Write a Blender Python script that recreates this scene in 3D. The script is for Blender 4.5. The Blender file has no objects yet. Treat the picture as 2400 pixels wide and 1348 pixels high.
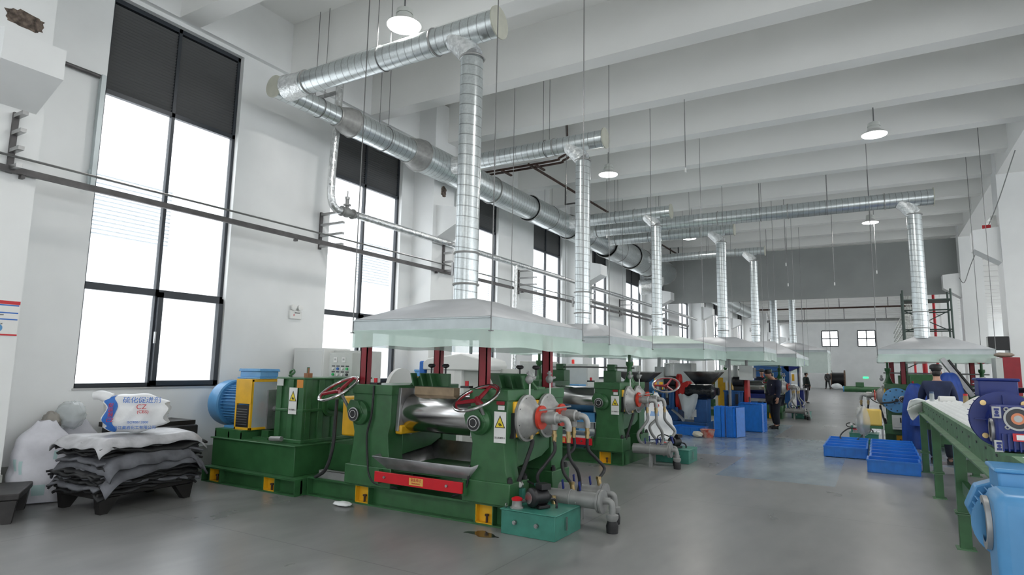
import bpy, math, random
from mathutils import Vector, Matrix, Euler
random.seed(7)
S = bpy.context.scene
COL = S.collection
PI = math.pi
R = math.radians
# ---------------------------------------------------------------- camera
yaw, pitch, roll, fpx = 5.31704945e-01, 1.28261700e-01, 1.83476664e-02, 1441.36
cam_d = bpy.data.cameras.new('camera')
cam = bpy.data.objects.new('camera', cam_d); COL.objects.link(cam)
Fv = Vector((-math.sin(yaw)*math.cos(pitch), math.cos(yaw)*math.cos(pitch), math.sin(pitch)))
R0 = Vector((math.cos(yaw), math.sin(yaw), 0)); U0 = R0.cross(Fv)
Rv = R0*math.cos(roll)+U0*math.sin(roll); Uv = -R0*math.sin(roll)+U0*math.cos(roll)
cam.matrix_world = Matrix(((Rv.x, Uv.x, -Fv.x, 0), (Rv.y, Uv.y, -Fv.y, 0), (Rv.z, Uv.z, -Fv.z, 1.70), (0, 0, 0, 1)))
cam_d.sensor_width = 36; cam_d.lens = 36*fpx/2400; cam_d.clip_end = 300
S.camera = cam
# ---------------------------------------------------------------- world, exposure
S.view_settings.view_transform = 'Standard'; S.view_settings.look = 'None'
S.view_settings.gamma = 1; S.view_settings.use_curve_mapping = False
S.view_settings.exposure = 0.26
w = bpy.data.worlds.new('overcast_sky'); S.world = w; w.use_nodes = True
bg = w.node_tree.nodes['Background']; bg.inputs[0].default_value = (0.93, 0.97, 1.0, 1); bg.inputs[1].default_value = 3.4
S.cycles.max_bounces = 8; S.cycles.diffuse_bounces = 5; S.cycles.glossy_bounces = 4; S.cycles.transparent_max_bounces = 10
S.cycles.sample_clamp_indirect = 8
XW = -9.2
def portal(name, x, y, z, sy, sz, right=True):
    l = bpy.data.lights.new(name, 'AREA'); l.shape = 'RECTANGLE'; l.size = sz; l.size_y = sy
    l.cycles.is_portal = True
    o = bpy.data.objects.new(name, l); COL.objects.link(o); o.location = (x, y, z)
    o.rotation_euler = (0, -PI/2 if right else PI/2, 0)
for k in range(0, 7):
    portal('window_portal', XW-.3, 5.25+4.25*k, 3.4, 2.1, 4.3)
def disc_light(x, y, z, e):
    l = bpy.data.lights.new('high_bay_or_fill_light', 'AREA'); l.shape = 'DISK'; l.size = .4; l.energy = e; l.color = (1, .98, .95)
    o = bpy.data.objects.new('high_bay_or_fill_light', l); COL.objects.link(o); o.location = (x, y, z)

# ---------------------------------------------------------------- materials
_m = {}
def mat(name, col=(.5, .5, .5), rough=.5, metal=0, noise=0, scale=6, bump=0, alpha=1, trans=0, coat=0, emit=0, col2=None, stretch=None):
    if name in _m: return _m[name]
    m = bpy.data.materials.new(name); m.use_nodes = True; nt = m.node_tree; b = nt.nodes['Principled BSDF']
    b.inputs['Base Color'].default_value = (*col, 1); b.inputs['Roughness'].default_value = rough; b.inputs['Metallic'].default_value = metal
    b.inputs['Coat Weight'].default_value = coat; b.inputs['Alpha'].default_value = alpha; b.inputs['Transmission Weight'].default_value = trans
    if emit: b.inputs['Emission Color'].default_value = (*col, 1); b.inputs['Emission Strength'].default_value = emit
    if noise or bump or col2:
        tc = nt.nodes.new('ShaderNodeTexCoord'); n = nt.nodes.new('ShaderNodeTexNoise'); n.inputs['Scale'].default_value = scale; n.inputs['Detail'].default_value = 5
        mp = nt.nodes.new('ShaderNodeMapping'); nt.links.new(tc.outputs['Object'], mp.inputs[0]); nt.links.new(mp.outputs[0], n.inputs['Vector'])
        if stretch: mp.inputs['Scale'].default_value = stretch
        c2 = col2 or tuple(max(0, c*(1-noise)) for c in col); c1 = col if col2 else tuple(min(1, c*(1+noise)) for c in col)
        mx = nt.nodes.new('ShaderNodeMix'); mx.data_type = 'RGBA'; mx.inputs[6].default_value = (*c2, 1); mx.inputs[7].default_value = (*c1, 1)
        cr = nt.nodes.new('ShaderNodeMapRange'); cr.inputs[1].default_value = .35; cr.inputs[2].default_value = .65
        nt.links.new(n.outputs[0], cr.inputs[0]); nt.links.new(cr.outputs[0], mx.inputs[0]); nt.links.new(mx.outputs[2], b.inputs['Base Color'])
        if bump:
            bp = nt.nodes.new('ShaderNodeBump'); bp.inputs['Strength'].default_value = bump; bp.inputs['Distance'].default_value = .02
            nt.links.new(n.outputs[0], bp.inputs['Height']); nt.links.new(bp.outputs[0], b.inputs['Normal'])
    _m[name] = m; return m
def galv(axis):
    """spiral seamed galvanised duct; seams run round the given axis"""
    nm = 'galvanised_spiral_'+axis
    if nm in _m: return _m[nm]
    m = bpy.data.materials.new(nm); m.use_nodes = True; nt = m.node_tree; b = nt.nodes['Principled BSDF']; L = nt.links.new; N = nt.nodes.new
    tc = N('ShaderNodeTexCoord'); sp = N('ShaderNodeSeparateXYZ'); L(tc.outputs['Object'], sp.inputs[0])
    others = [a for a in 'XYZ' if a != axis]
    def mth(op, a, bb):
        n = N('ShaderNodeMath'); n.operation = op
        for i, v in enumerate((a, bb)):
            if isinstance(v, (int, float)): n.inputs[i].default_value = v
            elif v is not None: L(v, n.inputs[i])
        return n.outputs[0]
    t = mth('ADD', sp.outputs[axis], mth('MULTIPLY', sp.outputs[others[0]], .16))
    fr = mth('FRACT', mth('DIVIDE', t, .135), 0)
    line = mth('LESS_THAN', fr, .10)
    n = N('ShaderNodeTexNoise'); n.inputs['Scale'].default_value = 9; n.inputs['Detail'].default_value = 6; L(tc.outputs['Object'], n.inputs['Vector'])
    v = N('ShaderNodeTexVoronoi'); v.inputs['Scale'].default_value = 38; L(tc.outputs['Object'], v.inputs['Vector'])
    val = mth('ADD', mth('MULTIPLY', n.outputs[0], .22), mth('MULTIPLY', v.outputs['Distance'], .12))
    val = mth('ADD', val, .50); val = mth('MULTIPLY', val, mth('SUBTRACT', 1, mth('MULTIPLY', line, .42)))
    cc = N('ShaderNodeCombineColor'); L(mth('MULTIPLY', val, .95), cc.inputs[0]); L(mth('MULTIPLY', val, 1.01), cc.inputs[1]); L(mth('MULTIPLY', val, 1.02), cc.inputs[2])
    L(cc.outputs[0], b.inputs['Base Color']); b.inputs['Metallic'].default_value = .85; b.inputs['Roughness'].default_value = .3
    bp = N('ShaderNodeBump'); bp.inputs['Strength'].default_value = .5; bp.inputs['Distance'].default_value = .01
    L(mth('ADD', line, mth('MULTIPLY', n.outputs[0], .5)), bp.inputs['Height']); L(bp.outputs[0], b.inputs['Normal'])
    _m[nm] = m; return m
WALL = mat('white_wall_paint', (.84, .85, .845), .65, noise=.03, scale=1.2)
CEIL = mat('white_ceiling_paint', (.88, .88, .86), .8, noise=.02, scale=.8)
SKIRT = mat('grey_skirting_paint', (.36, .37, .35), .6, noise=.08)
GREEN = mat('green_machine_paint', (.034, .122, .044), .38, noise=.14, scale=5, bump=.05)
DGREEN = mat('dusty_green_paint', (.085, .185, .095), .55, noise=.2, scale=7)
YEL = mat('yellow_paint', (.78, .43, .015), .45, noise=.08)
RED = mat('dark_red_paint', (.27, .012, .022), .4, noise=.1)
BRED = mat('signal_red_paint', (.60, .008, .018), .4, noise=.06)
ORED = mat('orange_red_paint', (.62, .05, .025), .45, noise=.1)
BLUE = mat('light_blue_motor_paint', (.085, .29, .56), .38, noise=.08)
NAVY = mat('deep_blue_paint', (.006, .020, .165), .46, noise=.1)
MBLUE = mat('machine_blue_paint', (.016, .085, .25), .4, noise=.15)
CRATE = mat('blue_crate_plastic', (.018, .19, .66), .35, noise=.08, scale=9)
TEAL = mat('teal_tank_paint', (.045, .215, .165), .42, noise=.12, scale=8)
CHROME = mat('polished_roll_steel', (.56, .55, .54), .17, 1, noise=.10, scale=3, stretch=(.3, 4, 4))
STEEL = mat('bare_steel', (.40, .40, .40), .35, 1, noise=.15)
PAN = mat('dull_steel_sheet', (.42, .42, .43), .42, .8, noise=.25, scale=4)
CAST = mat('silver_painted_casting', (.36, .36, .35), .42, .35, noise=.12, scale=12)
PIPEG = mat('grey_painted_pipe', (.27, .275, .27), .45, .2, noise=.12)
BRASS = mat('brass_fitting', (.45, .33, .16), .35, .9)
RUBBER = mat('black_rubber', (.018, .018, .02), .55, noise=.3)
BLACK = mat('black_plastic', (.015, .015, .017), .4)
DARKM = mat('dark_window_frame', (.030, .036, .045), .4)
LOUV = mat('charcoal_louvre', (.11, .112, .114), .5)
GREYC = mat('light_grey_cabinet', (.56, .58, .55), .45, noise=.03)
WHITEC = mat('white_cabinet', (.78, .79, .77), .45)
FOIL = mat('crinkled_foil', (.72, .73, .73), .26, .9, noise=.2, scale=14, bump=1.0)
WRAP = mat('clear_film_wrap', (.80, .82, .82), .22, .45, noise=.15, scale=16, bump=.9)
RAIL = mat('grey_brown_steel_rail', (.10, .095, .095), .5, .3, noise=.2)
RUST = mat('brown_rusty_pipe', (.055, .028, .020), .6, noise=.3)
ROD = mat('threaded_rod', (.20, .20, .20), .45, .6)
ENDCAP = mat('cream_end_cap', (.52, .52, .44), .55, noise=.06)
HOODM = mat('hood_sheet_zinc', (.56, .57, .585), .5, .22, noise=.06, scale=2.5)
HOODR = mat('hood_rim_zinc', (.50, .55, .56), .45, .5, noise=.06, scale=5)
def plastic_film(name, col, a, rough=.2):
    m = mat(name, col, rough, noise=.05, scale=3, alpha=a); return m
CURT = plastic_film('green_tinted_curtain_film', (.66, .84, .75), .66)
CLEAR = plastic_film('clear_plastic_film', (.62, .67, .68), .46)
BLACKR = mat('dusty_black_rubber_sheet', (.014, .0145, .016), .62, noise=.5, scale=5, bump=.3)
GREYR = mat('powdered_grey_rubber_sheet', (.12, .124, .14), .7, noise=.35, scale=4, bump=.3)
SACK = mat('white_woven_sack', (.62, .62, .67), .6, noise=.08, scale=5, bump=.3)
WOODD = mat('black_stained_pallet', (.008, .007, .007), .5, noise=.4)
CLOTH = mat('white_cloth', (.82, .84, .84), .75, noise=.03)
WHITE = mat('white_paint', (.82, .82, .80), .5)
OUTW = mat('pale_render_facade', (.88, .89, .90), .9)
GRAYP = mat('grey_fabric_partition', (.33, .345, .338), .85, noise=.05, scale=1)
SKIN = mat('skin', (.48, .27, .19), .5)
HAIR = mat('black_hair', (.012, .010, .010), .6)
UNI = mat('navy_uniform_cloth', (.012, .018, .045), .85, noise=.2, bump=.2)
UNID = mat('dark_trouser_cloth', (.008, .012, .022), .85, noise=.2)
TARP = mat('blue_tarpaulin', (.010, .055, .30), .5, noise=.2, bump=.4)
JERRY = mat('yellow_plastic_can', (.72, .50, .10), .35)
SIGNY = mat('sign_yellow', (.85, .66, .04), .5); SIGNK = mat('sign_black', (.01, .01, .01), .5)
PRED = mat('print_red', (.55, .02, .03), .5); PBLU = mat('print_blue', (.03, .16, .55), .5)
WOOD = mat('pale_wood', (.34, .25, .16), .7, noise=.2)
GLASS = mat('window_glass', (.95, .97, .97), .03, alpha=.12)
LAMPM = mat('lamp_diffuser', (1, 1, 1), .5, emit=9)
LAMPB = mat('lamp_housing_white', (.6, .6, .58), .5)
CONC = mat('broken_concrete', (.13, .10, .08), .9, noise=.6, scale=18, bump=1.0)

# floor -------------------------------------------------------------
def floor_mat():
    m = bpy.data.materials.new('polished_grey_floor'); m.use_nodes = True; nt = m.node_tree; b = nt.nodes['Principled BSDF']; L = nt.links.new; N = nt.nodes.new
    tc = N('ShaderNodeTexCoord'); sp = N('ShaderNodeSeparateXYZ'); L(tc.outputs['Object'], sp.inputs[0])
    def mth(op, a, bb=None):
        n = N('ShaderNodeMath'); n.operation = op
        for i, v in enumerate((a, bb)):
            if isinstance(v, (int, float)): n.inputs[i].default_value = v
            elif v is not None: L(v, n.inputs[i])
        return n.outputs[0]
    def noise(s, sc, d=6):
        mp = N('ShaderNodeMapping'); mp.inputs['Scale'].default_value = sc; mp.inputs['Rotation'].default_value = (0, 0, .5); L(tc.outputs['Object'], mp.inputs[0])
        n = N('ShaderNodeTexNoise'); n.inputs['Scale'].default_value = s; n.inputs['Detail'].default_value = d; L(mp.outputs[0], n.inputs['Vector']); return n.outputs[0]
    n1 = noise(1.1, (1, .6, 1)); n2 = noise(6, (1, .35, 1)); n3 = noise(.35, (1, 1, 1), 2)
    v = mth('ADD', mth('MULTIPLY', n1, .55), mth('ADD', mth('MULTIPLY', n2, .25), mth('MULTIPLY', n3, .35)))
    mr = N('ShaderNodeMapRange'); L(v, mr.inputs[0]); mr.inputs[1].default_value = .4; mr.inputs[2].default_value = .8
    mx = N('ShaderNodeMix'); mx.data_type = 'RGBA'; L(mr.outputs[0], mx.inputs[0]); mx.inputs[6].default_value = (.165, .167, .165, 1); mx.inputs[7].default_value = (.30, .301, .297, 1)
    # painted blue-grey bay in front of the extruders
    X, Y = sp.outputs['X'], sp.outputs['Y']
    def inside(x0, x1, y0, y1):
        a = mth('MULTIPLY', mth('GREATER_THAN', X, x0), mth('LESS_THAN', X, x1)); c = mth('MULTIPLY', mth('GREATER_THAN', Y, y0), mth('LESS_THAN', Y, y1)); return mth('MULTIPLY', a, c)
    z = mth('MAXIMUM', inside(-2.35, -.6, 10.7, 17.6), inside(-9, -2.35, 13.2, 22)); z = mth('MAXIMUM', z, inside(-.6, 2.6, 14.2, 26))
    mb = N('ShaderNodeMix'); mb.data_type = 'RGBA'; L(mth('MULTIPLY', z, .75), mb.inputs[0]); L(mx.outputs[2], mb.inputs[6])
    bl = N('ShaderNodeMix'); bl.data_type = 'RGBA'; L(mr.outputs[0], bl.inputs[0]); bl.inputs[6].default_value = (.13, .19, .25, 1); bl.inputs[7].default_value = (.36, .42, .45, 1); L(bl.outputs[2], mb.inputs[7])
    # saw-cut joints
    def joint(c, p, off):
        f = mth('FRACT', mth('DIVIDE', mth('ADD', c, off), p)); return mth('LESS_THAN', f, .012/p)
    j = mth('MAXIMUM', joint(X, 4.25, 100.6), joint(Y, 4.25, 102.05))
    mj = N('ShaderNodeMix'); mj.data_type = 'RGBA'; L(mth('MULTIPLY', j, .45), mj.inputs[0]); L(mb.outputs[2], mj.inputs[6]); mj.inputs[7].default_value = (.05, .05, .05, 1)
    L(mj.outputs[2], b.inputs['Base Color'])
    rr = N('ShaderNodeMapRange'); L(n1, rr.inputs[0]); rr.inputs[3].default_value = .20; rr.inputs[4].default_value = .42; 
    L(mth('SUBTRACT', rr.outputs[0], mth('MULTIPLY', z, .08)), b.inputs['Roughness'])
    b.inputs['Specular IOR Level'].default_value = .6
    bp = N('ShaderNodeBump'); bp.inputs['Strength'].default_value = .10; bp.inputs['Distance'].default_value = .01; L(n2, bp.inputs['Height']); L(bp.outputs[0], b.inputs['Normal'])
    return m
FLOOR = floor_mat()

# ---------------------------------------------------------------- mesh helpers
class MB:
    def __init__(s, M=None): s.v = []; s.f = []; s.M = M
    def add(s, vs, fs):
        b = len(s.v)
        for p in vs:
            p = Vector(p); s.v.append(tuple(s.M @ p) if s.M else tuple(p))
        s.f += [tuple(b+i for i in f) for f in fs]; return s
    def box(s, x0, x1, y0, y1, z0, z1):
        return s.add([(x0,y0,z0),(x1,y0,z0),(x1,y1,z0),(x0,y1,z0),(x0,y0,z1),(x1,y0,z1),(x1,y1,z1),(x0,y1,z1)],
                     [(0,3,2,1),(4,5,6,7),(0,1,5,4),(1,2,6,5),(2,3,7,6),(3,0,4,7)])
    def obox(s, c, size, rot=(0,0,0)):
        m = Euler(rot).to_matrix(); h = [q/2 for q in size]; c = Vector(c)
        vs = [c+m @ Vector((sx*h[0], sy*h[1], sz*h[2])) for sz in (-1,1) for sx, sy in ((-1,-1),(1,-1),(1,1),(-1,1))]
        return s.add(vs, [(0,3,2,1),(4,5,6,7),(0,1,5,4),(1,2,6,5),(2,3,7,6),(3,0,4,7)])
    def prism(s, poly, ax, a, b):
        """poly: 2D points in the plane normal to ax (order xy-z cyclic), extruded a..b"""
        n = len(poly)
        def P(p, t): return {'x': (t, p[0], p[1]), 'y': (p[0], t, p[1]), 'z': (p[0], p[1], t)}[ax]
        vs = [P(p, a) for p in poly]+[P(p, b) for p in poly]
        return s.add(vs, [tuple(range(n-1,-1,-1)), tuple(range(n, 2*n))]+[(i, (i+1)%n, n+(i+1)%n, n+i) for i in range(n)])
    def lathe(s, prof, o=(0,0,0), d=(0,0,1), n=24, cap=True):
        d = Vector(d).normalized(); o = Vector(o); u = d.orthogonal().normalized(); w_ = d.cross(u); vs = []
        for t, r in prof:
            for k in range(n):
                a = 2*PI*k/n; vs.append(o+d*t+(u*math.cos(a)+w_*math.sin(a))*r)
        m = len(prof); fs = [(i*n+k, i*n+(k+1)%n, (i+1)*n+(k+1)%n, (i+1)*n+k) for i in range(m-1) for k in range(n)]
        if cap: fs += [tuple(range(n-1,-1,-1)), tuple((m-1)*n+k for k in range(n))]
        return s.add(vs, fs)
    def cyl(s, p0, p1, r, r2=None, n=20, cap=True):
        p0 = Vector(p0); p1 = Vector(p1); L_ = (p1-p0).length
        return s.lathe([(0, r), (L_, r if r2 is None else r2)], p0, p1-p0, n, cap)
    def ring(s, o, d, R_, r, n=28, m=8):
        d = Vector(d).normalized(); o = Vector(o); u = d.orthogonal().normalized(); w_ = d.cross(u); vs = []
        for k in range(n):
            a = 2*PI*k/n; e = u*math.cos(a)+w_*math.sin(a)
            for j in range(m):
                q = 2*PI*j/m; vs.append(o+e*(R_+r*math.cos(q))+d*(r*math.sin(q)))
        return s.add(vs, [(k*m+j, ((k+1)%n)*m+j, ((k+1)%n)*m+(j+1)%m, k*m+(j+1)%m) for k in range(n) for j in range(m)])
    def tube(s, pts, r, n=8, sub=5, smooth=True):
        P = [Vector(p) for p in pts]
        if smooth and len(P) > 2:
            Q = []; E = [P[0]*2-P[1]]+P+[P[-1]*2-P[-2]]
            for i in range(1, len(E)-2):
                for k in range(sub):
                    t = k/sub; a, b, c, d = E[i-1:i+3]
                    Q.append(.5*((2*b)+(c-a)*t+(2*a-5*b+4*c-d)*t*t+(3*b-a-3*c+d)*t**3))
            Q.append(P[-1]); P = Q
        vs = []; u = None
        rr = r if callable(r) else (lambda t: r)
        for i, p in enumerate(P):
            d = (P[min(i+1, len(P)-1)]-P[max(i-1, 0)]).normalized()
            u = d.orthogonal().normalized() if u is None else (u-d*u.dot(d)).normalized()
            w_ = d.cross(u)
            for k in range(n):
                a = 2*PI*k/n; vs.append(p+(u*math.cos(a)+w_*math.sin(a))*rr(i/(len(P)-1)))
        m = len(P); fs = [(i*n+k, i*n+(k+1)%n, (i+1)*n+(k+1)%n, (i+1)*n+k) for i in range(m-1) for k in range(n)]
        return s.add(vs, fs+[tuple(range(n-1,-1,-1)), tuple((m-1)*n+k for k in range(n))])
    def grid(s, fn, nu, nv, closed=False):
        vs = [fn(i/nu, j/nv) for i in range(nu+1) for j in range(nv+1)]
        return s.add(vs, [(i*(nv+1)+j, (i+1)*(nv+1)+j, (i+1)*(nv+1)+j+1, i*(nv+1)+j+1) for i in range(nu) for j in range(nv)])
    def ball(s, c, r, n=14, m=8, sc=(1,1,1)):
        c = Vector(c); vs = [c+Vector((0,0,-r*sc[2]))]
        for i in range(1, m):
            a = PI*i/m-PI/2
            for k in range(n):
                b = 2*PI*k/n; vs.append(c+Vector((r*sc[0]*math.cos(a)*math.cos(b), r*sc[1]*math.cos(a)*math.sin(b), r*sc[2]*math.sin(a))))
        vs.append(c+Vector((0,0,r*sc[2]))); e = len(vs)-1
        fs = [(0, 1+(k+1)%n, 1+k) for k in range(n)]+[(e, 1+(m-2)*n+k, 1+(m-2)*n+(k+1)%n) for k in range(n)]
        fs += [(1+i*n+k, 1+i*n+(k+1)%n, 1+(i+1)*n+(k+1)%n, 1+(i+1)*n+k) for i in range(m-2) for k in range(n)]
        return s.add(vs, fs)
    def build(s, name, m, parent=None, bevel=0, loc=None, solid=0, ang=35):
        me = bpy.data.meshes.new(name); me.from_pydata(s.v, [], s.f); me.validate()
        if s.M and s.M.determinant() < 0: me.flip_normals()
        me.polygons.foreach_set('use_smooth', [True]*len(me.polygons)); me.set_sharp_from_angle(angle=R(ang))
        me.materials.append(m); o = bpy.data.objects.new(name, me); COL.objects.link(o)
        if parent: o.parent = parent
        if loc: o.location = loc
        if solid:
            q = o.modifiers.new('thickness', 'SOLIDIFY'); q.thickness = solid
        if bevel:
            q = o.modifiers.new('bevel', 'BEVEL'); q.width = bevel; q.segments = 2; q.limit_method = 'ANGLE'; q.angle_limit = R(40)
        return o
def tag(o, label, cat, group=None, kind=None):
    o['label'] = label; o['category'] = cat
    if group: o['group'] = group
    if kind: o['kind'] = kind
    return o
def thing(name, label, cat, loc=(0,0,0), rz=0, group=None):
    o = bpy.data.objects.new(name, None); COL.objects.link(o); o.location = loc; o.rotation_euler = (0,0,rz); o.empty_display_size = .1
    return tag(o, label, cat, group)
def struct(name, mb, m, **k):
    o = mb.build(name, m, **k); o['kind'] = 'structure'; return o
def copy_tree(o, parent=None):
    c = o.copy(); COL.objects.link(c); c.parent = parent
    for ch in list(o.children): copy_tree(ch, c)
    return c
def text(name, body, size, m, parent, loc, rot, ext=.0008, ax='CENTER'):
    cu = bpy.data.curves.new(name, 'FONT'); cu.body = body; cu.size = size; cu.align_x = ax; cu.align_y = 'CENTER'; cu.extrude = ext
    t = bpy.data.objects.new(name, cu); COL.objects.link(t)
    bpy.context.view_layer.update()
    me = bpy.data.meshes.new_from_object(t.evaluated_get(bpy.context.evaluated_depsgraph_get()))
    bpy.data.objects.remove(t); me.materials.clear(); me.materials.append(m)
    o = bpy.data.objects.new(name, me); COL.objects.link(o); o.parent = parent; o.location = loc; o.rotation_euler = rot
    return o

# ================================================================ SETTING
PY = [2.9+8.5*k for k in range(-1, 10)]       # pilaster rows
WIN0, WINP, WINW = 4.2, 4.25, 2.12
YEND = 77.0
struct('floor', MB().add([(-9.6,-9,0),(14,-9,0),(14,YEND,0),(-9.6,YEND,0)], [(0,1,2,3)]), FLOOR)
struct('ground', MB().add([(-60,-30,-.02),(-9.6,-30,-.02),(-9.6,90,-.02),(-60,90,-.02)], [(0,1,2,3)]), mat('pale_paving', (.85,.85,.85), .9))
ce = MB(); ce.box(-9.5, 14, -9, YEND, 8.0, 8.15); struct('ceiling', ce, CEIL)
wl = MB(); wl.box(XW-.28, XW, -9, YEND, 0, 1.31); wl.box(XW-.28, XW, -9, YEND, 6.95, 8.0)
k = -4; y_prev = -9
while True:
    y0 = WIN0+WINP*k
    if y0 > YEND: break
    if y0 > y_prev: wl.box(XW-.28, XW, y_prev, y0, 1.31, 6.95)
    y_prev = y0+WINW; k += 1
wl.box(XW-.28, XW, y_prev, YEND, 1.31, 6.95) if y_prev < YEND else None
wl.box(XW, XW+.10, -9, YEND, 7.02, 8.0)
struct('wall_left', wl, WALL)
sk = MB(); sk.box(XW, XW+.012, -9, YEND, 0, .38); struct('baseboard_left', sk, SKIRT)
# far wall with two small windows
fw = MB(); FW = [(-4.95,-3.35),(-1.45,.2)]
fw.box(-9.4, 14, YEND, YEND+.3, 0, 4.6); fw.box(-9.4, 14, YEND, YEND+.3, 6.3, 8.0)
fw.box(-9.4, FW[0][0], YEND, YEND+.3, 4.6, 6.3); fw.box(FW[0][1], FW[1][0], YEND, YEND+.3, 4.6, 6.3); fw.box(FW[1][1], 14, YEND, YEND+.3, 4.6, 6.3)
struct('wall_back', fw, WALL)
for i, (a, b) in enumerate(FW):
    f = MB(); 
    for x in (a, (a+b)/2, b): f.box(x-.05, x+.05, YEND-.04, YEND+.04, 4.6, 6.3)
    for z in (4.6, 5.45, 6.3): f.box(a, b, YEND-.04, YEND+.04, z-.05, z+.05)
    o = struct('window_%d' % (i+21), f, DARKM); g = MB().add([(a,YEND+.05,4.6),(b,YEND+.05,4.6),(b,YEND+.05,6.3),(a,YEND+.05,6.3)], [(0,1,2,3)]).build('pane', GLASS, o)
# wall behind the camera with an unseen opening added and sized to let in fill light, and the side wall of the next bay with window strips
wb = MB(); wb.box(-9.4, -1, -9.3, -9, 0, 8); wb.box(-1, 4, -9.3, -9, 4.5, 8); wb.box(4, 14, -9.3, -9, 0, 8); struct('wall_front', wb, WALL)
wr = MB(); wr.box(14, 14.3, -9, YEND, 0, 1.3); wr.box(14, 14.3, -9, YEND, 6.5, 8)
for k in range(-1, 10): wr.box(14, 14.3, 2.9+8.5*k-1.3, 2.9+8.5*k+1.3, 1.3, 6.5)
struct('wall_right', wr, WALL)
# ceiling beams
n = 1
for k in range(-6, 34):
    y = 5.26+2.125*k
    if y > YEND-1: break
    struct('trim_%d' % n, MB().box(XW+.1, 14, y-.17, y+.17, 7.02, 8.0), CEIL); n += 1
lb = MB(); lb.box(2.95, 3.5, -9, YEND, 6.85, 8.0); struct('trim_%d' % n, lb, CEIL); n += 1
for y in PY:   # wall pilasters with crane corbels
    p = MB(); p.box(XW, -8.6, y-.42, y+.38, 0, 7.9)
    p.prism([(-8.6,4.62),(-8.0,4.92),(-8.0,5.28),(-8.6,5.40)], 'y', y-.30, y+.30)
    struct('trim_%d' % n, p, WALL); n += 1
    struct('baseboard_%d' % n, MB().box(XW, -8.585, y-.435, y+.395, 0, .38), SKIRT)
    if y > 10:
        p = MB(); p.box(2.93, 5.4 if 19 < y < 21 else 3.62, y-.38, y+.38, 0, 7.9); p.prism([(2.95,4.55),(2.38,4.95),(2.38,5.45),(2.95,5.5)], 'y', y-.3, y+.3)
        struct('trim_%d' % n, p, WALL); n += 1
# windows of the left wall -----------------------------------------
def window(i, y0):
    y1 = y0+WINW; ym = (y0+y1)/2-.02; X0, X1 = XW-.16, XW-.09; t = .05
    f = MB(); f.box(X0, X1, y0, y0+t, 1.31, 6.95); f.box(X0, X1, y1-t, y1, 1.31, 6.95); f.box(X0, X1, ym-t/2, ym+t/2, 1.31, 6.95)
    for z, h in ((1.31,.06),(2.66,.10),(4.06,.05),(5.48,.07),(6.88,.07)): f.box(X0, X1, y0, y1, z, z+h)
    o = struct('window_%d' % i, f, DARKM)
    g = MB()
    for a, b in ((1.37,2.66),(2.76,4.06),(4.11,5.48)):
        g.add([(XW-.125,y0+t,a),(XW-.125,y1-t,a),(XW-.125,y1-t,b),(XW-.125,y0+t,b)], [(0,1,2,3)])
    g.build('pane', GLASS, o)
    lv = MB(); nz = 27
    for j in range(nz):
        z = 5.57+j*(6.86-5.57)/nz
        for a, b in ((y0+t, ym-t/2), (ym+t/2, y1-t)): lv.obox((XW-.125,(a+b)/2,z+.02), (.050,b-a,.006), (0,R(-48),0))
    lv = lv.build('louvre', LOUV, o); MB().box(XW-.162, XW-.158, y0, y1, 5.5, 6.9).build('backing_panel', BLACK, lv)
    s = MB(); s.box(XW-.2, XW+.02, y0-.02, y1+.02, 1.285, 1.31); s.build('window_sill', mat('aluminium_sill', (.5,.5,.5), .4, .4), o)
    return o
for k in range(-1, 17):
    o = window(k+2, WIN0+WINP*k)
    if k in (0, 1):     # opened sash, heavier frame, in the lower right light
        y1 = WIN0+WINP*k+WINW; ym = y1-WINW/2-.02; sh = MB()
        sh.box(XW-.12, XW-.03, ym, ym+.07, 1.33, 2.72); sh.box(XW-.12, XW-.03, y1-.09, y1-.02, 1.33, 2.72)
        sh.box(XW-.12, XW-.03, ym, y1-.02, 1.33, 1.40); sh.box(XW-.12, XW-.03, ym, y1-.02, 2.64, 2.72); h = sh.build('sash', DARKM, o)
        MB().box(XW-.03, XW+.0, ym-.03, ym-.01, 1.95, 2.12).build('handle', STEEL, h)
# building across the yard ------------------------------------------
fb = MB(); fb.box(-24, -22, -30, 100, 0, 12); o = fb.build('neighbouring_building', OUTW); tag(o, 'pale building across the yard seen through the left windows', 'building')
root = o
pg = mat('pale_grey_panel', (.62, .66, .69), .7)
for k in range(-4, 14):
    y = 4+6*k; m = MB(); m.box(-22.05, -21.95, y, y+2.6, 2.0, 5.6)
    m.build('tall_window', pg, root)
    m = MB()
    for j in range(16): m.box(-22.08, -21.9, y, y+2.6, 5.7+j*.14, 5.78+j*.14)
    m.build('louvre', pg, root)
    m = MB(); m.box(-22.1, -21.88, y-.08, y, 1.9, 8); m.box(-22.1, -21.88, y+2.6, y+2.68, 1.9, 8); m.box(-22.1, -21.88, y+1.28, y+1.34, 1.9, 5.6); m.build('frame', WHITE, root)
# grey partition hung below the far girder --------------------------
gp = MB(); gp.box(-8.5, 2.95, 28.70, 28.78, 4.78, 6.95)
tag(gp.build('grey_partition', GRAYP), 'wide grey fabric partition hanging under the ceiling across the hall', 'partition')

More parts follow.
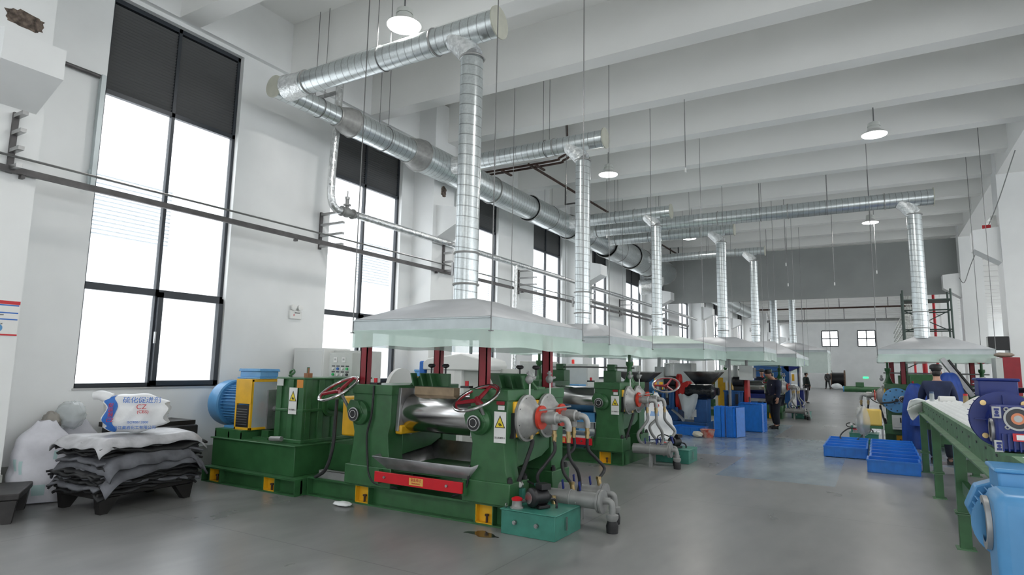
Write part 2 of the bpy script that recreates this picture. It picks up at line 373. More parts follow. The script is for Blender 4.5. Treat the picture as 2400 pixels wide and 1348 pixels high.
# ================================================================ DUCTS
MX, MZ = -8.2, 6.15
GX, GY, GZ = galv('X'), galv('Y'), galv('Z')
md = thing('main_duct', 'long galvanised spiral main duct along the windows, widening in steps', 'duct', (MX, 6.2, MZ))
def rel(p, o): return tuple(a-b for a, b in zip(p, o))
seg = [(0, 1.35, .17), (1.75, 3.35, .25), (3.75, 6.6, .33), (6.62, 8.6, .33), (8.62, 11.2, .36), (11.22, 14.4, .39), (14.42, 17.0, .46), (17.02, 19.2, .50), (19.22, 21.8, .52)]
for a, b, r in seg:
    MB().cyl((0,a,0), (0,b,0), r, n=32, cap=False).build('duct_section', GY, md)
for (a, ra), (b, rb) in (((1.35,.17),(1.75,.25)), ((3.35,.25),(3.75,.33))):
    MB().lathe([(a,ra+.012),(a+.06,ra+.02),(b-.14,rb+.01),(b,rb+.012)], (0,0,0), (0,1,0), 32, False).build('reducer', CAST, md)
for a, r in ((1.35,.17),(1.75,.25),(3.35,.25),(3.75,.33),(6.61,.33),(8.61,.36),(11.21,.385),(14.41,.45),(17.01,.495),(19.21,.515),(21.8,.52)):
    MB().ring((0,a,0), (0,1,0), r+.01, .016, 32, 6).build('flange', CAST, md)
MB().lathe([(-.01,.185),(.015,.185),(.015,.14)], (0,0,0), (0,1,0), 28).build('end_cap', ENDCAP, md)
MB().lathe([(21.8,.52),(21.82,.52)], (0,0,0), (0,1,0), 32).build('end_plate', CAST, md)
for a, r in ((.95,.17),(2.6,.25),(5.6,.33),(9.8,.36),(12.6,.39),(15.5,.46),(18.2,.50)):
    m = MB().ring((0,a,0), (0,1,0), r+.005, .008, 28, 5); m.cyl((-.12,a,r), (-.12,a,1.84), .006, n=6); m.cyl((.12,a,r), (.12,a,1.84), .006, n=6)
    m.build('hanger', ROD, md)
m = MB().tube([(.0,20.4,-.2),(.0,20.4,-.62),(-.25,20.2,-.8),(-.62,20.0,-.85)], .33, 20); m.build('outlet_bend', WRAP, md)
for k in range(4): MB().ring((-.05-.16*k,20.4-.1*k,-.66-.06*k), (-1,-.5,-.3), .335, .012, 24, 5).build('bend_ring', ROD, md)

def branch(i, x, y, zb, rb, rr, ztop, xcap, label, hangers=()):
    """horizontal branch from the main duct plus the riser that drops to a hood top"""
    t = thing('branch_duct', label, 'duct', (x, y, ztop))
    O = (x, y, ztop)
    def q(*p): return rel(p, O)
    m = MB(); m.cyl(q(MX+.1, y, zb), q(xcap, y, zb), rb, n=28, cap=False); m.build('horizontal_duct', GX, t)
    MB().lathe([(-.02, rb+.035), (0, rb+.035), (.0, rb)], q(xcap, y, zb), (1,0,0), 28).build('end_cap', ENDCAP, t)
    for xx in [MX+.62, x-.62]+[MX+.62+1.9*k for k in range(1, int((x-MX)/1.9))]: MB().ring(q(xx, y, zb), (1,0,0), rb+.006, .013, 28, 6).build('flange', CAST, t)
    # slanting wrapped takeoff shoe and collar
    m = MB().tube([q(x-.30,y,zb-.02), q(x-.14,y,zb-.20), q(x,y,zb-rb-.20)], lambda u: rr*1.12-(rr*.08)*u, 20)
    m.build('takeoff_shoe', WRAP, t)
    m = MB().tube([q(MX+.15,y,zb), q(MX+.55,y,zb)], lambda u: rb*1.22-.2*rb*u, 20, smooth=False); m.build('wrapped_joint', WRAP, t)
    zt = zb-rb-.22
    MB().cyl(q(x,y,ztop-.03), q(x,y,zt), rr, n=28, cap=False).build('riser_duct', GZ, t)
    for z in (zt, ztop+.62, ztop+.22): MB().ring(q(x,y,z), (0,0,1), rr+.012, .014, 28, 6).build('collar', CAST, t)
    m = MB().cyl(q(x,y,ztop+.22), q(x,y,ztop+.62), rr+.006, n=28, cap=False); m.build('damper_section', galv('Z'), t)
    m = MB(); m.box(*[v for p in ((x-rr-.07, x-rr-.04), (y-.02, y+.02), (ztop+.35, ztop+.52)) for v in p]); m.M = Matrix.Translation([-c for c in O])
    m.v = [rel(v, O) for v in m.v]; m.M = None; m.tube([q(x-rr,y,ztop+.42), q(x-rr-.08,y,ztop+.42)], .01, 6, smooth=False); m.build('damper_handle', STEEL, t)
    for xx in hangers:
        m = MB(); m.ring(q(xx,y,zb), (1,0,0), rb+.005, .008, 24, 5)
        m.cyl(q(xx,y-.14,zb+rb*.6), q(xx,y-.14,7.98), .006, n=6); m.cyl(q(xx,y+.14,zb+rb*.6), q(xx,y+.14,7.98), .006, n=6)
        m.build('hanger', ROD, t)
    return t
def hood(x, y, hx, hy, z, zt, label, cur=.2, tx=.32, ty=.26, film=CURT, canopy=HOODM, dx=0, roofm=None):
    t = thing('extraction_hood', label, 'hood', (x, y, z))
    hgt = zt-z; rim = .13
    m = MB(); vs = [(-hx,-hy,rim),(hx,-hy,rim),(hx,hy,rim),(-hx,hy,rim),(dx-tx,-ty,hgt),(dx+tx,-ty,hgt),(dx+tx,ty,hgt),(dx-tx,ty,hgt)]
    m.add(vs, [(0,1,5,4),(1,2,6,5),(2,3,7,6),(3,0,4,7),(4,5,6,7)]); m.build('canopy', roofm or canopy, t, solid=-.01, ang=8)
    m = MB()
    for a, b in ((0,4),(1,5),(2,6),(3,7)): m.cyl(vs[a], vs[b], .008, n=6)
    for a, b in ((4,5),(5,6),(6,7),(7,4)): m.cyl(vs[a], vs[b], .006, n=6)
    m.build('seam', ROD, t)
    m = MB(); e = .012
    for a in ((-hx-e,hx+e,-hy-e,-hy,0,rim), (-hx-e,hx+e,hy,hy+e,0,rim), (-hx-e,-hx,-hy,hy,0,rim), (hx,hx+e,-hy,hy,0,rim)): m.box(*a)
    m.box(-hx-e,hx+e,-hy-e-.015,-hy,rim-.012,rim); m.build('rim', HOODR, t)
    # hanging film curtain, gathered at the corners
    per = [(-hx,-hy),(hx,-hy),(hx,hy),(-hx,hy),(-hx,-hy)]
    rnd = random.Random(int(x*100)); ph = rnd.random()*6
    def fn(u, v):
        q_ = u*4; i = min(3, int(q_)); f = q_-i; a = per[i]; b = per[i+1]
        px, py = a[0]+(b[0]-a[0])*f, a[1]+(b[1]-a[1])*f
        sw = .022*math.sin(f*9+ph+i)+.010*math.sin(f*27+i*2)
        nx, ny = ((0,-1),(1,0),(0,1),(-1,0))[i]; k_ = math.sin(PI*f)
        sag = 1-.16*math.sin(PI*f)*math.sin(f*5+ph)**2
        return (px*1.012+nx*(sw*v+.02*v)*k_, py*1.012+ny*(sw*v+.02*v)*k_, .012-cur*v*(sag if cur < .5 else 1))
    MB().grid(fn, 80, 5).build('curtain', film, t)
    for sx in (-1, 1):
        for sy in (-1, 1):
            m = MB(); m.cyl((sx*(hx+.015), sy*(hy+.015), -.02), (sx*(hx+.015), sy*(hy+.015), 7.99-z), .0065, n=6)
            m.box(sx*(hx+.015)-.02, sx*(hx+.015)+.02, sy*(hy+.015)-.02, sy*(hy+.015)+.02, -.02, -.01); m.build('hanger_rod', ROD, t)
    return t
hood(-4.29, 6.41, .94, 1.13, 2.075, 2.505, 'grey tent shaped extraction hood over the nearest green roll mill', dx=-.17)
branch(1, -4.42, 6.36, 6.15, .178, .150, 2.50, -4.0, 'nearest branch duct, dropping to the foremost extraction hood', (-6.0,))
hood(-4.78, 10.9, .95, 1.15, 2.11, 2.52, 'grey extraction hood over the second green mill, behind the foremost hood')
branch(2, -4.78, 10.8, 6.15, .168, .145, 2.52, -4.3, 'second branch duct from the camera, above the second green mill', (-5.6,))
hood(-5.1, 16.7, 1.5, 1.3, 2.22, 2.60, 'pale green translucent extraction hood above the first blue extruder', .26, roofm=mat('milky_green_sheet', (.60,.70,.64), .35), tx=.5)
branch(3, -5.2, 16.9, 6.15, .175, .145, 2.60, -4.75, 'third branch duct from the camera, its riser above the black hopper', (-6.4,))
hood(-4.15, 20.0, 1.45, 1.3, 2.25, 2.72, 'grey extraction hood above the second blue extruder and the hanging white box', .26, tx=.5)
branch(4, -4.05, 20.0, 6.15, .17, .155, 2.72, -3.62, 'fourth branch duct, its riser just left of the standing worker', (-6.4,-5.0))
hood(-3.55, 24.3, 1.25, 1.3, 2.18, 2.78, 'grey extraction hood over the third green mill by the standing worker', .3, tx=.4)
branch(5, -3.72, 24.1, 6.15, .15, .14, 2.78, -3.3, 'fifth branch duct, ending near the grey partition', (-5.4,))
hood(1.22, 18.6, 1.13, 1.1, 2.16, 2.62, 'grey extraction hood over the green mill on the right side')
branch(6, 1.05, 18.35, 6.15, .20, .165, 2.62, 1.5, 'very long branch duct crossing the hall to the right hand hood', (-5.6,-2.6,-.9))
# ducts beyond the partition
d2 = thing('far_main_duct', 'grey main duct beyond the partition along the far windows', 'duct', (-8.3, 31, 6.2))
MB().cyl((0,0,0), (0,22,0), .42, n=24).build('duct_section', GY, d2)
for a in (2,5,9,14,19): MB().ring((0,a,0), (0,1,0), .43, .025, 24, 5).build('flange', CAST, d2)
for i, (x, y, zt, xc, lb_) in enumerate(((-4.3, 33.5, 2.75, -3.9, 'slim branch duct just beyond the partition, behind the fifth riser'), (-3.9, 38.0, 3.1, -1.3, 'farthest branch duct, dropping to the curtained hood'))):
    branch(9, x, y, 6.35, .2, .17, zt, xc, lb_)
hood(-4.2, 33.5, 1.3, 1.3, 2.3, 2.75, 'small dark grey hood beyond the partition, left of the curtained one', .3)
hood(-3.9, 38.0, 1.75, 1.5, 2.75, 3.3, 'farthest extraction hood with a long clear strip curtain', 1.1, film=plastic_film('strip_curtain_film', (.72,.84,.78), .6))

# ================================================================ LAMPS
def lamp(x, y, z, label, r=.23, e=60, top=7.02):
    t = thing('high_bay_lamp', label, 'ceiling lamp', (x, y, z), group='high bay lamps under the beams')
    MB().lathe([(.0,r),(.015,r),(.09,r*.55),(.11,r*.5)], (0,0,0), (0,0,1), 28, False).build('reflector', LAMPB, t)
    m = MB(); m.lathe([(.10,r*.5),(.15,r*.5),(.15,r*.44),(.17,r*.44),(.17,r*.5),(.24,r*.46),(.25,.03),(.28,.03)], (0,0,0), (0,0,1), 24); m.build('driver_housing', GREYC, t)
    MB().lathe([(-.01,r*.97),(.0,r*.99)], (0,0,0), (0,0,1), 28).build('diffuser', LAMPM, t)
    MB().cyl((0,0,.27), (0,0,top-z), .012, n=8).build('stem', ROD, t)
    disc_light(x, y, z-.05, e); return t
for a in ((-5.72, 6.46, 6.64, 'large glowing ceiling lamp nearest the camera, above the foremost branch duct', .25, 60, 8.0),
          (.22, 13.85, 6.45, 'ceiling lamp highest on the right, hanging in the open'),
          (-5.45, 13.85, 6.45, 'ceiling lamp above the second riser, left of the right hand lamp'),
          (.1, 22.2, 6.45, 'ceiling lamp just left of the right hand riser'),
          (-5.6, 22.2, 6.45, 'ceiling lamp peeping out under the fourth branch duct'),
          (.2, 34.99, 6.5, 'nearer of two ceiling lamps seen under the partition'), (.3, 43.49, 6.5, 'farther of two ceiling lamps seen under the partition'),
          (-5.4, 39.24, 6.5, 'ceiling lamp beside the farthest branch duct'), (-5.4, 51.99, 6.5, 'small ceiling lamp left of the farthest hood lamp pair')):
    lamp(*a[:4], *(a[4:] or (.23,)))
for x, y in ((.2, 5.3), (-5.4, -2), (.2, -3), (6, 5), (8, 14), (8, 24), (6, -3)): disc_light(x, y, 6.4, 60)  # added fill lights out of view, no lamp housings, to brighten the hall

# ================================================================ PIPES ON THE LEFT WALL
def pipe(name, pts, r, m, label, cat='pipe', n=10, smooth=False, group=None):
    o0 = Vector(pts[0]); q_ = MB().tube([Vector(p)-o0 for p in pts], r, n, smooth=smooth).build(name, m, loc=o0); return tag(q_, label, cat, group)
t = thing('cable_tray_rail', 'long grey brown steel rail running along the wall across all windows', 'rail', (-8.54, -2, 3.83))
MB().box(-.02, .03, 0, 32, 0, .075).build('rail', RAIL, t)
for y in range(0, 32, 4): MB().box(-.05, .02, y+1.1, y+1.14, -.04, .0).build('bracket', RAIL, t)
t = thing('handrail_pipe', 'thin pale conduit pipe running just above the steel rail', 'pipe', (-8.50, -2, 4.03)); MB().tube([(0,0,-.02),(0,30,0)], .010, 8, smooth=False).build('pipe', PIPEG, t)
MB().tube([(0.05,0,-.02),(0.05,30,0)], .008, 6, smooth=False).build('wire', STEEL, t)
pipe('upper_rail', [(XW+.05,1.2,5.62),(XW+.05,4.12,5.62)], .03, RAIL, 'short dark rail above the first pilaster bracket')
m = MB().box(-.03, .05, -.03, .03, 0, 1.62); m.box(-.02, .02, -.05, -.03, 0, .25)
tag(m.build('galvanised_post', HOODR, loc=(XW+.06, 4.12, 4.02)), 'upright galvanised strip on the wall beside the first window', 'post')
def rung(x, y, z, n, label, dy=0, proj=.26):
    t = thing('pipe_bracket', label, 'bracket', (x, y, z))
    MB().box(-.005, .03, -.03, .03, -.03, .70).build('backing_bar', RAIL, t)
    for k in range(n): MB().box(.03, proj, -.03, .03, k*.21, k*.21+.045).build('arm', STEEL, t)
rung(-8.59, 3.0, 3.86, 4, 'dark pipe bracket under the first corbel')
rung(XW+.01, 8.22, 3.92, 4, 'pipe bracket on the wall below the foil pipe valve', proj=.62)
rung(-8.59, 11.4, 3.86, 4, 'pipe bracket on the second pilaster beside the foremost riser')
rung(XW+.01, 16.0, 3.92, 4, 'pipe bracket between the third and fourth windows', proj=.62)
rung(-8.59, 19.9, 3.86, 4, 'pipe bracket on the third pilaster')
rung(XW+.01, 24.6, 3.92, 4, 'pipe bracket between the fifth and sixth windows', proj=.62)
rung(-8.59, 28.4, 3.86, 4, 'pipe bracket on the pilaster under the partition')
ft = thing('foil_wrapped_pipe', 'crinkled foil insulated pipe running down and along the window wall', 'pipe', (-8.48, 7.80, 4.54))
MB().tube([(0,.08,3.45),(0,.04,1.9),(.0,-.02,.5),(0,.02,.12),(0,.14,0),(0,.24,0)], .072, 14).build('vertical_run', FOIL, ft)
MB().tube([(0,.62,0),(0,9,-.0),(0,19.4,-.03),(0,27,-.03)], .072, 14, smooth=False).build('horizontal_run', FOIL, ft)
MB().tube([(0,6.78,-.02),(-.0,6.78,-.6),(0,6.78,-4.5)], .07, 12, smooth=False).build('drop_pipe', FOIL, ft)
MB().box(-.72, -.02, -.03, .03, 2.2, 2.25).build('wall_hook', STEEL, ft)
vb = MB(); vb.cyl((0,.24,0), (0,.62,0), .065, n=16); vb.ball((0,.40,0), .10, 14, 8); vb.cyl((0,.40,0), (0,.40,.26), .035, n=12); vb.lathe([(0,.07),(.025,.07)], (0,.40,.13), n=16)
for y in (.26,.54): vb.lathe([(0,.10),(.02,.10)], (0,y,0), (0,1,0), 16)
v_ = vb.build('valve', PIPEG, ft)
m = MB(); m.lathe([(0,.045),(.05,.045),(.05,.015),(.17,.012)], (0,.40,.25), n=12); m.build('stem', STEEL, v_)
t = pipe('second_foil_pipe', [(-8.75,20.5,4.1),(-8.75,34,4.1)], .07, PIPEG, 'grey pipe below the foil pipe, from the third pilaster on')
# signs on the wall
t = thing('safety_poster', 'red and blue safety poster on the first pilaster at the left edge', 'poster', (-8.598, 3.0, 1.95))
MB().box(0, .006, 0-.22, .27, 0, .40).build('board', WHITE, t)
MB().box(.006, .008, -.22, .27, .36, .40).build('heading_strip', BRED, t); MB().box(.006, .008, -.22, .27, 0, .018).build('footer_strip', BRED, t)
m = MB(); [m.box(.006, .008, -.22, .26, z, z+.014) for z in (.342,.255,.18)]; m.build('blue_bands', PBLU, t)
m = MB().cyl((.006,.08,.085), (.009,.08,.085), .045, n=24); m.build('mandatory_symbol', BLUE, t)
m = MB(); m.cyl((.009,.08,.11), (.011,.08,.11), .009, n=12); m.prism([(.06,.055),(.072,.055),(.08,.08),(.088,.055),(.10,.055),(.086,.10),(.074,.10)], 'x', .009, .011); m.build('walking_figure', WHITE, t)
RY = (R(90), 0, R(90))
for z, tx_ in ((.335,'严禁酒后'),(.315,'禁止吸烟'),(.295,'注意安全'),(.235,'必须戴好安全帽，未经培训'),(.15,'车间内不得追逐打闹'),(.132,'工作时必须穿工作服戴手套')):
    text('notice_text', tx_, .017, SIGNK, t, (.0085, .02, z), RY)
t = thing('emergency_light', 'white twin head emergency light on the wall right of the first window', 'emergency light', (XW, 7.73, 2.5))
MB().box(0, .06, -.13, .13, 0, .15).build('battery_box', WHITE, t, bevel=.01)
for s_ in (-.075, .075):
    h = MB(); h.lathe([(0,.03),(.03,.05),(.08,.055),(.085,.04)], (.01,s_,.21), (1,0,0), 20); h.cyl((.02,s_,.15), (.02,s_,.19), .015, n=8); h.build('lamp_head', WHITE, t)
MB().box(.06, .062, -.06, -.045, .05, .09).build('red_mark', PRED, t)
text('label_text', '消防应急灯', .025, SIGNK, t, (.0625, .02, .11), RY)
def hole(x, y, z, sy, sz, label):
    rnd = random.Random(int(y*10)); n_ = 26; pts = []
    for k in range(n_):
        a = 2*PI*k/n_; rr = 1+rnd.uniform(-.16,.16); pts.append((y+sy*rr*math.copysign(abs(math.cos(a))**.6, math.cos(a)), z+sz*rr*math.copysign(abs(math.sin(a))**.6, math.sin(a))))
    tag(MB().prism(pts, 'x', x-.01, x+.004).build('broken_plaster_patch', CONC), label, 'hole')
hole(-8.6, 2.98, 5.72, .19, .10, 'brown broken plaster patch on the first pilaster above its corbel')
hole(-8.6, 11.35, 5.78, .10, .12, 'broken plaster patch on the second pilaster behind the main duct')
# brown pipes under the ceiling
pipe('brown_sprinkler_pipe', [(-7.4,13.3,6.85),(-7.4,33,6.85)], .035, RUST, 'long rusty brown pipe under the beams along the hall')
t = thing('brown_pipe_run', 'pair of dark brown pipes crossing from the wall under the second branch duct', 'pipe', (-9.1, 13.35, 6.85))
for dy in (0, .22): MB().tube([(0,dy,0),(2.3,dy,0),(2.55,dy,.05),(2.7,dy+.1,.25),(2.7,dy+.1,1.0)], .03, 8).build('pipe', RUST, t)
for x in (.9, 1.9): MB().box(x-.03, x+.03, -.12, .45, -.06, -.02).build('cross_bar', RUST, t)
def uframe(x, y, z, label, w_=.45):
    t = thing('pipe_trapeze', label, 'bracket', (x, y, z)); m = MB()
    m.box(-w_/2, w_/2, -.02, .02, 0, .04); m.build('cross_bar', RAIL, t)
    for s_ in (-1, 1): MB().box(s_*w_/2-.02, s_*w_/2+.02, -.02, .02, .0, 7.02-z).build('upright', RAIL, t)
uframe(-7.35, 15.88, 6.42, 'dark U shaped hanging frame holding the brown pipe near its start')
uframe(-7.35, 26.5, 6.45, 'dark U shaped hanging frame near the far end of the brown pipe', .35)
# loose rods hanging from the ceiling
for i, (x, y, z0, lb_) in enumerate(((-3.0, 11.7, 5.6, 'thin threaded rod hanging between the second and third hoods'), (-1.0, 22.4, 4.6, 'thin threaded rod with white tip in front of the partition'), (.2, 22.3, 4.9, 'thin rod with white joint left of the right hand riser'),
    (-2.6, 24.4, 4.9, 'threaded rod beside the fifth branch duct'), (-3.3, 24.4, 3.9, 'thin cord hanging left of the fifth riser'), (-2.2, 20.3, 5.0, 'threaded rod hanging right of the fourth riser'), (-6.3, 15.9, 5.4, 'thin rod hanging above the main duct'))):
    o = MB().cyl((0,0,0), (0,0,7.98-z0), .008, n=6).build('threaded_rod', ROD, loc=(x, y, z0)); tag(o, lb_, 'rod', 'loose hanging rods')
    MB().cyl((0,0,-.08), (0,0,.02), .014, n=8).build('white_tip', WHITE, o)

# ================================================================ ROLL MILLS
def warn_sign(parent, loc, rot, w_=.15, h=.33):
    """white notice with yellow warning triangle and Chinese caption; local x to the right, y up"""
    M = Matrix.Translation(loc) @ Euler(rot).to_matrix().to_4x4()
    s = MB(M); s.box(-w_/2, w_/2, -h/2, h/2, 0, .003); o = s.build('warning_sign', WHITE, parent)
    t = MB(M); c = h*.14; a = w_*.44
    t.prism([(-a, c-a*.8), (a, c-a*.8), (0, c+a*1.25)], 'z', .003, .004); t.build('black_triangle', SIGNK, o)
    t = MB(M); b = a*.78; t.prism([(-b, c-a*.68), (b, c-a*.68), (0, c+a*.95)], 'z', .004, .005); t.build('yellow_triangle', SIGNY, o)
    t = MB(M); t.ring((-b*.12, c-.012, .005), (0,0,1), b*.2, b*.07, 12, 5); t.ring((b*.05, c-b*.42, .005), (0,0,1), b*.2, b*.07, 12, 5)
    t.prism([(b*.15,c-b*.1),(b*.5,c-b*.45),(b*.42,c-b*.6),(b*.05,c-b*.25)], 'z', .005, .006); t.build('hand_and_gear_symbol', SIGNK, o)
    x = text('caption', '当心机械伤人', w_*.155, SIGNK, o, (0,0,0), (0,0,0)); x.matrix_local = M @ Matrix.Translation((0, -h*.34, .0045)); return o
def handwheel(parent, c, nrm, r=.265):
    n_ = Vector(nrm).normalized(); c = Vector(c)
    o = MB().ring(c, n_, r, .017, 40, 10).build('handwheel', CHROME, parent)
    u = n_.orthogonal().normalized(); w_ = n_.cross(u); m = MB()
    m.ring(c-n_*.006, n_, r-.02, .012, 40, 6)
    for k in range(3):
        a = 2*PI*k/3+.5; e = u*math.cos(a)+w_*math.sin(a); m.tube([c-n_*.03, c+e*r*.5-n_*.015, c+e*(r-.015)], lambda t_: .026-.008*t_, 6)
    m.build('spokes', RED, o); m = MB().lathe([(-.05,.035),(.01,.04),(.015,.02),(.03,.02)], c-n_*.02, n_, 14); m.build('hub', RED, o)
    m = MB().cyl(c-n_*.05, c-n_*.30, .02, n=10); m.build('wheel_shaft', STEEL, o); return o
def mill(loc, label, sx=1, drive=True, wheels=True, pan=True, guides=False, dark_under=False, top=True, bluebar=False, hoses='black', posts=True):
    t = thing('roll_mill', label, 'roll mill', loc, group=None)
    F = Matrix.Scale(sx, 4, (1,0,0)) if sx != 1 else None
    B_ = lambda: MB(F)
    # --- channel base under the housings, with yellow anchor pockets
    def channel(name, x0, x1, y, h, pockets, depth=1.5):
        m = B_(); m.box(x0, x1, y, y+depth, h-.02, h); m.box(x0, x1, y-.0, y+depth, 0, .018); m.box(x0, x1, y+.09, y+.12, .018, h-.02)
        m.box(x0, x0+.012, y, y+depth, .018, h-.02); m.box(x1-.012, x1, y, y+depth, .018, h-.02)
        for px in pockets:
            for s_ in (-.115, .115): m.box(px+s_-.006, px+s_+.006, y+.005, y+.12, .018, h-.02)
        o = m.build(name, GREEN, t)
        for px in pockets:
            q = B_(); q.box(px-.108, px+.108, y+.075, y+.088, .02, h-.022); q.box(px-.108, px-.098, y+.012, y+.088, .02, h-.022); q.box(px-.108, px+.108, y+.012, y+.088, .019, .028)
            a = q.build('anchor_pocket', YEL, o)
            q = B_(); q.cyl((px+.02, y+.045, .028), (px+.02, y+.045, .11), .013, n=10); q.lathe([(0,.024),(.02,.024)], (px+.02,y+.045,.095), n=6); q.build('anchor_bolt', RUST, o)
        return o
    channel('base_frame', -3.03, .03, 0, .235, (-2.08, -.30))
    # --- two housings
    def housing(x0, x1):
        m = B_(); w0, w1 = x0, x1; i = .03
        m.prism([(x0-.02,.46),(x1+.02,.46),(x1-.01,.60),(x1-.035,.86),(x1,.99),(x1,1.44),(x0,1.44),(x0,.99),(x0+.035,.86),(x0+.01,.60)], 'y', .0, .26)   # near upright
        m.box(x0, x1, .26, 1.38, 1.33, 1.44)                       # top beam
        m.box(x0-.012, x1+.012, -.012, 1.39, 1.33, 1.45)
        m.prism([(.26,.92),(1.05,.92),(1.05,.74),(.85,.66),(.26,.60)], 'x', x0+.02, x1-.02)  # web under the bearings
        m.prism([(1.06,.46),(1.38,.46),(1.38,1.34),(1.06,1.34)], 'x', x0, x1)          # far upright
        m.box(x0, x1, .255, .30, .9, 1.34)
        o = m.build('housing', GREEN, t, bevel=.008)
        for ya, yb in ((-.03,.40),(.98,1.45)): B_().box(x0-.07, x1+.06, ya, yb, .235, .47).build('foot_block', GREEN, o, bevel=.01)
        for bx, by in ((x0-.04,.34),(x1+.035,.02),(x1+.035,.34),(x1+.035,1.05),(x1+.035,1.38)): B_().lathe([(0,.03),(.04,.03),(.04,.02),(.06,.02)], (bx,by,.47), n=8).build('foot_bolt', RUBBER, o)
        return o
    hl = housing(-2.28, -1.66); hr = housing(-.50, -.02)
    # --- bearing housings: yellow brasses and silver caps
    for yc in (.345, .85):
        q = B_(); q.prism([(yc-.235,.93),(yc+.22,.93),(yc+.22,1.32),(yc-.235,1.32)], 'x', -.46, .012); q.prism([(yc-.235,.86),(yc+.22,.86),(yc+.22,.97),(yc-.235,.97)], 'x', -1.68, -1.58); q.build('bearing_block', YEL, hr, bevel=.02)
        q = B_(); q.lathe([(0,.258),(.035,.258),(.04,.235),(.15,.14),(.17,.10)], (.012,yc,1.135), (1,0,0), 32); c = q.build('bearing_cap', CAST, t)
        for k in range(8):
            a = 2*PI*k/8+.3; B_().cyl((.04,yc+.22*math.cos(a),1.135+.22*math.sin(a)), (.062,yc+.22*math.cos(a),1.135+.22*math.sin(a)), .012, n=6).build('cap_bolt', BLACK, c)
        q = B_(); q.lathe([(0,.13),(.03,.13)], (.20,yc,1.15), (1,0,0), 28); q.lathe([(0,.09),(.02,.09)], (.17,yc,1.15), (1,0,0), 24); r_ = q.build('flange_disc', ORED, c)
        q = B_(); q.lathe([(0,.055),(.06,.055),(.06,.07),(.17,.07),(.18,.05),(.22,.048)], (.23,yc,1.15), (1,0,0), 20); q.build('rotary_joint', CAST, t)
        q = B_(); q.tube([(.42,yc,1.15),(.50,yc+.02,1.14),(.53,yc+.03,1.07),(.53,yc+.03,1.02)], .036, 12); q.tube([(.37,yc,1.12),(.37,yc+.01,1.03)], .036, 12, smooth=False); q.build('joint_elbow', CAST, t)
        for cx_, cy_ in ((.53,yc+.03),(.37,yc+.01)):
            q = B_(); q.cyl((cx_,cy_,1.02), (cx_,cy_,.90), .024, n=12); q.lathe([(0,.032),(.03,.032)], (cx_,cy_,.95), n=6); q.build('hose_coupling', BRASS, t)
        q = B_(); q.cyl((.05,yc+.02,1.39), (.05,yc+.02,1.53), .010, n=8); q.build('oil_line', WHITE, t)
        q = B_(); q.ball((.05,yc+.0,1.56), .045, 12, 8, (1,1,1.1)); q.tube([(.05,yc,1.56),(.05,yc+.14,1.58)], .018, 8, smooth=False); q.cyl((.05,yc,1.58), (.05,yc,1.66), .016, n=8); q.lathe([(0,.03),(.02,.03)], (.05,yc,1.62), n=10); q.build('drip_valve', PIPEG, t)
        # rolls
        q = B_(); q.lathe([(-1.72,.10),(-1.64,.10),(-1.64,.19),(-1.58,.23),(-.56,.23),(-.52,.19),(-.50,.10),(-.40,.10)], (0,yc,1.115), (1,0,0), 48); q.build('roll', CHROME, t)
    q = B_(); q.box(-.30, .02, .08, .12, .93, 1.2); q.build('shim_plate', BLACK, hr)
    q = B_(); q.cyl((.26,.22,1.235), (.26,1.0,1.245), .010, n=8); q.build('tie_rod', PIPEG, t)
    # guide cheeks at the roll ends
    for x0 in (-1.66, -.56):
        q = B_(); q.prism([(.09,.90),(.34,.84),(.62,1.0),(.62,1.40),(.12,1.42)], 'x', x0, x0+.05); q.build('side_guide', PAN, t, bevel=.004)
    q = B_(); q.box(-1.72, -.45, .30, .9, 1.40, 1.43); q.v = q.v
    if top:
        q = B_(); q.box(-1.55, -.95, .30, .42, 1.33, 1.435); q.build('wood_block', WOOD, t)
        for (a, b, yy, rv) in ((-1.75, -1.12, .42, 0), (-.55, .02, .58, 1)):
            q = B_(); q.prism([(a,1.44),(b,1.44),(b,1.60),(a+.22,1.60)] if not rv else [(a,1.44),(b+.02,1.44),(b-.16,1.62),(a-.1,1.62)], 'y', yy, yy+.05)
            q.box(a+.22, b, yy+.05, yy+.22, 1.44, 1.47) 
            for k in range(3): q.prism([(a+.15+k*.15,1.44),(a+.17+k*.15,1.44),(a+.12+k*.15,1.60),(a+.10+k*.15,1.60)], 'y', yy-.10, yy+.01)
            b_ = q.build('guide_bracket', GREEN, t, bevel=.004)
            for kx in (.30, .52):
                q = B_(); q.cyl((a+kx,yy+.08,1.60), (a+kx,yy+.08,1.68), .012, n=8); q.lathe([(0,.018),(.015,.045),(.035,.048),(.05,.03)], (a+kx,yy+.08,1.67), n=12); q.build('clamp_knob', BLACK, b_)
    # --- nip adjusters: gauge, gearbox nose and handwheel
    for gx in (-2.14, -.36):
        q = B_(); q.lathe([(0,.15),(-.07,.145),(-.11,.11)][::-1], (gx,.02,1.10), (0,1,0), 28); q.prism([(gx-.13,1.06),(gx-.16,1.16),(gx-.10,1.26),(gx+.02,1.25),(gx+.12,1.1)], 'y', -.10, .02)
        n_ = q.build('adjuster_nose', GREEN, t, bevel=.006)
        q = B_(); q.lathe([(0,.085),(.02,.085),(.022,.075)], (gx-.01,-.115,1.085), (0,-1,0), 28); g = q.build('gauge_bezel', STEEL, n_)
        q = B_(); q.lathe([(0,.072),(.004,.072)], (gx-.01,-.138,1.085), (0,-1,0), 28); q.build('gauge_face', BLACK, n_)
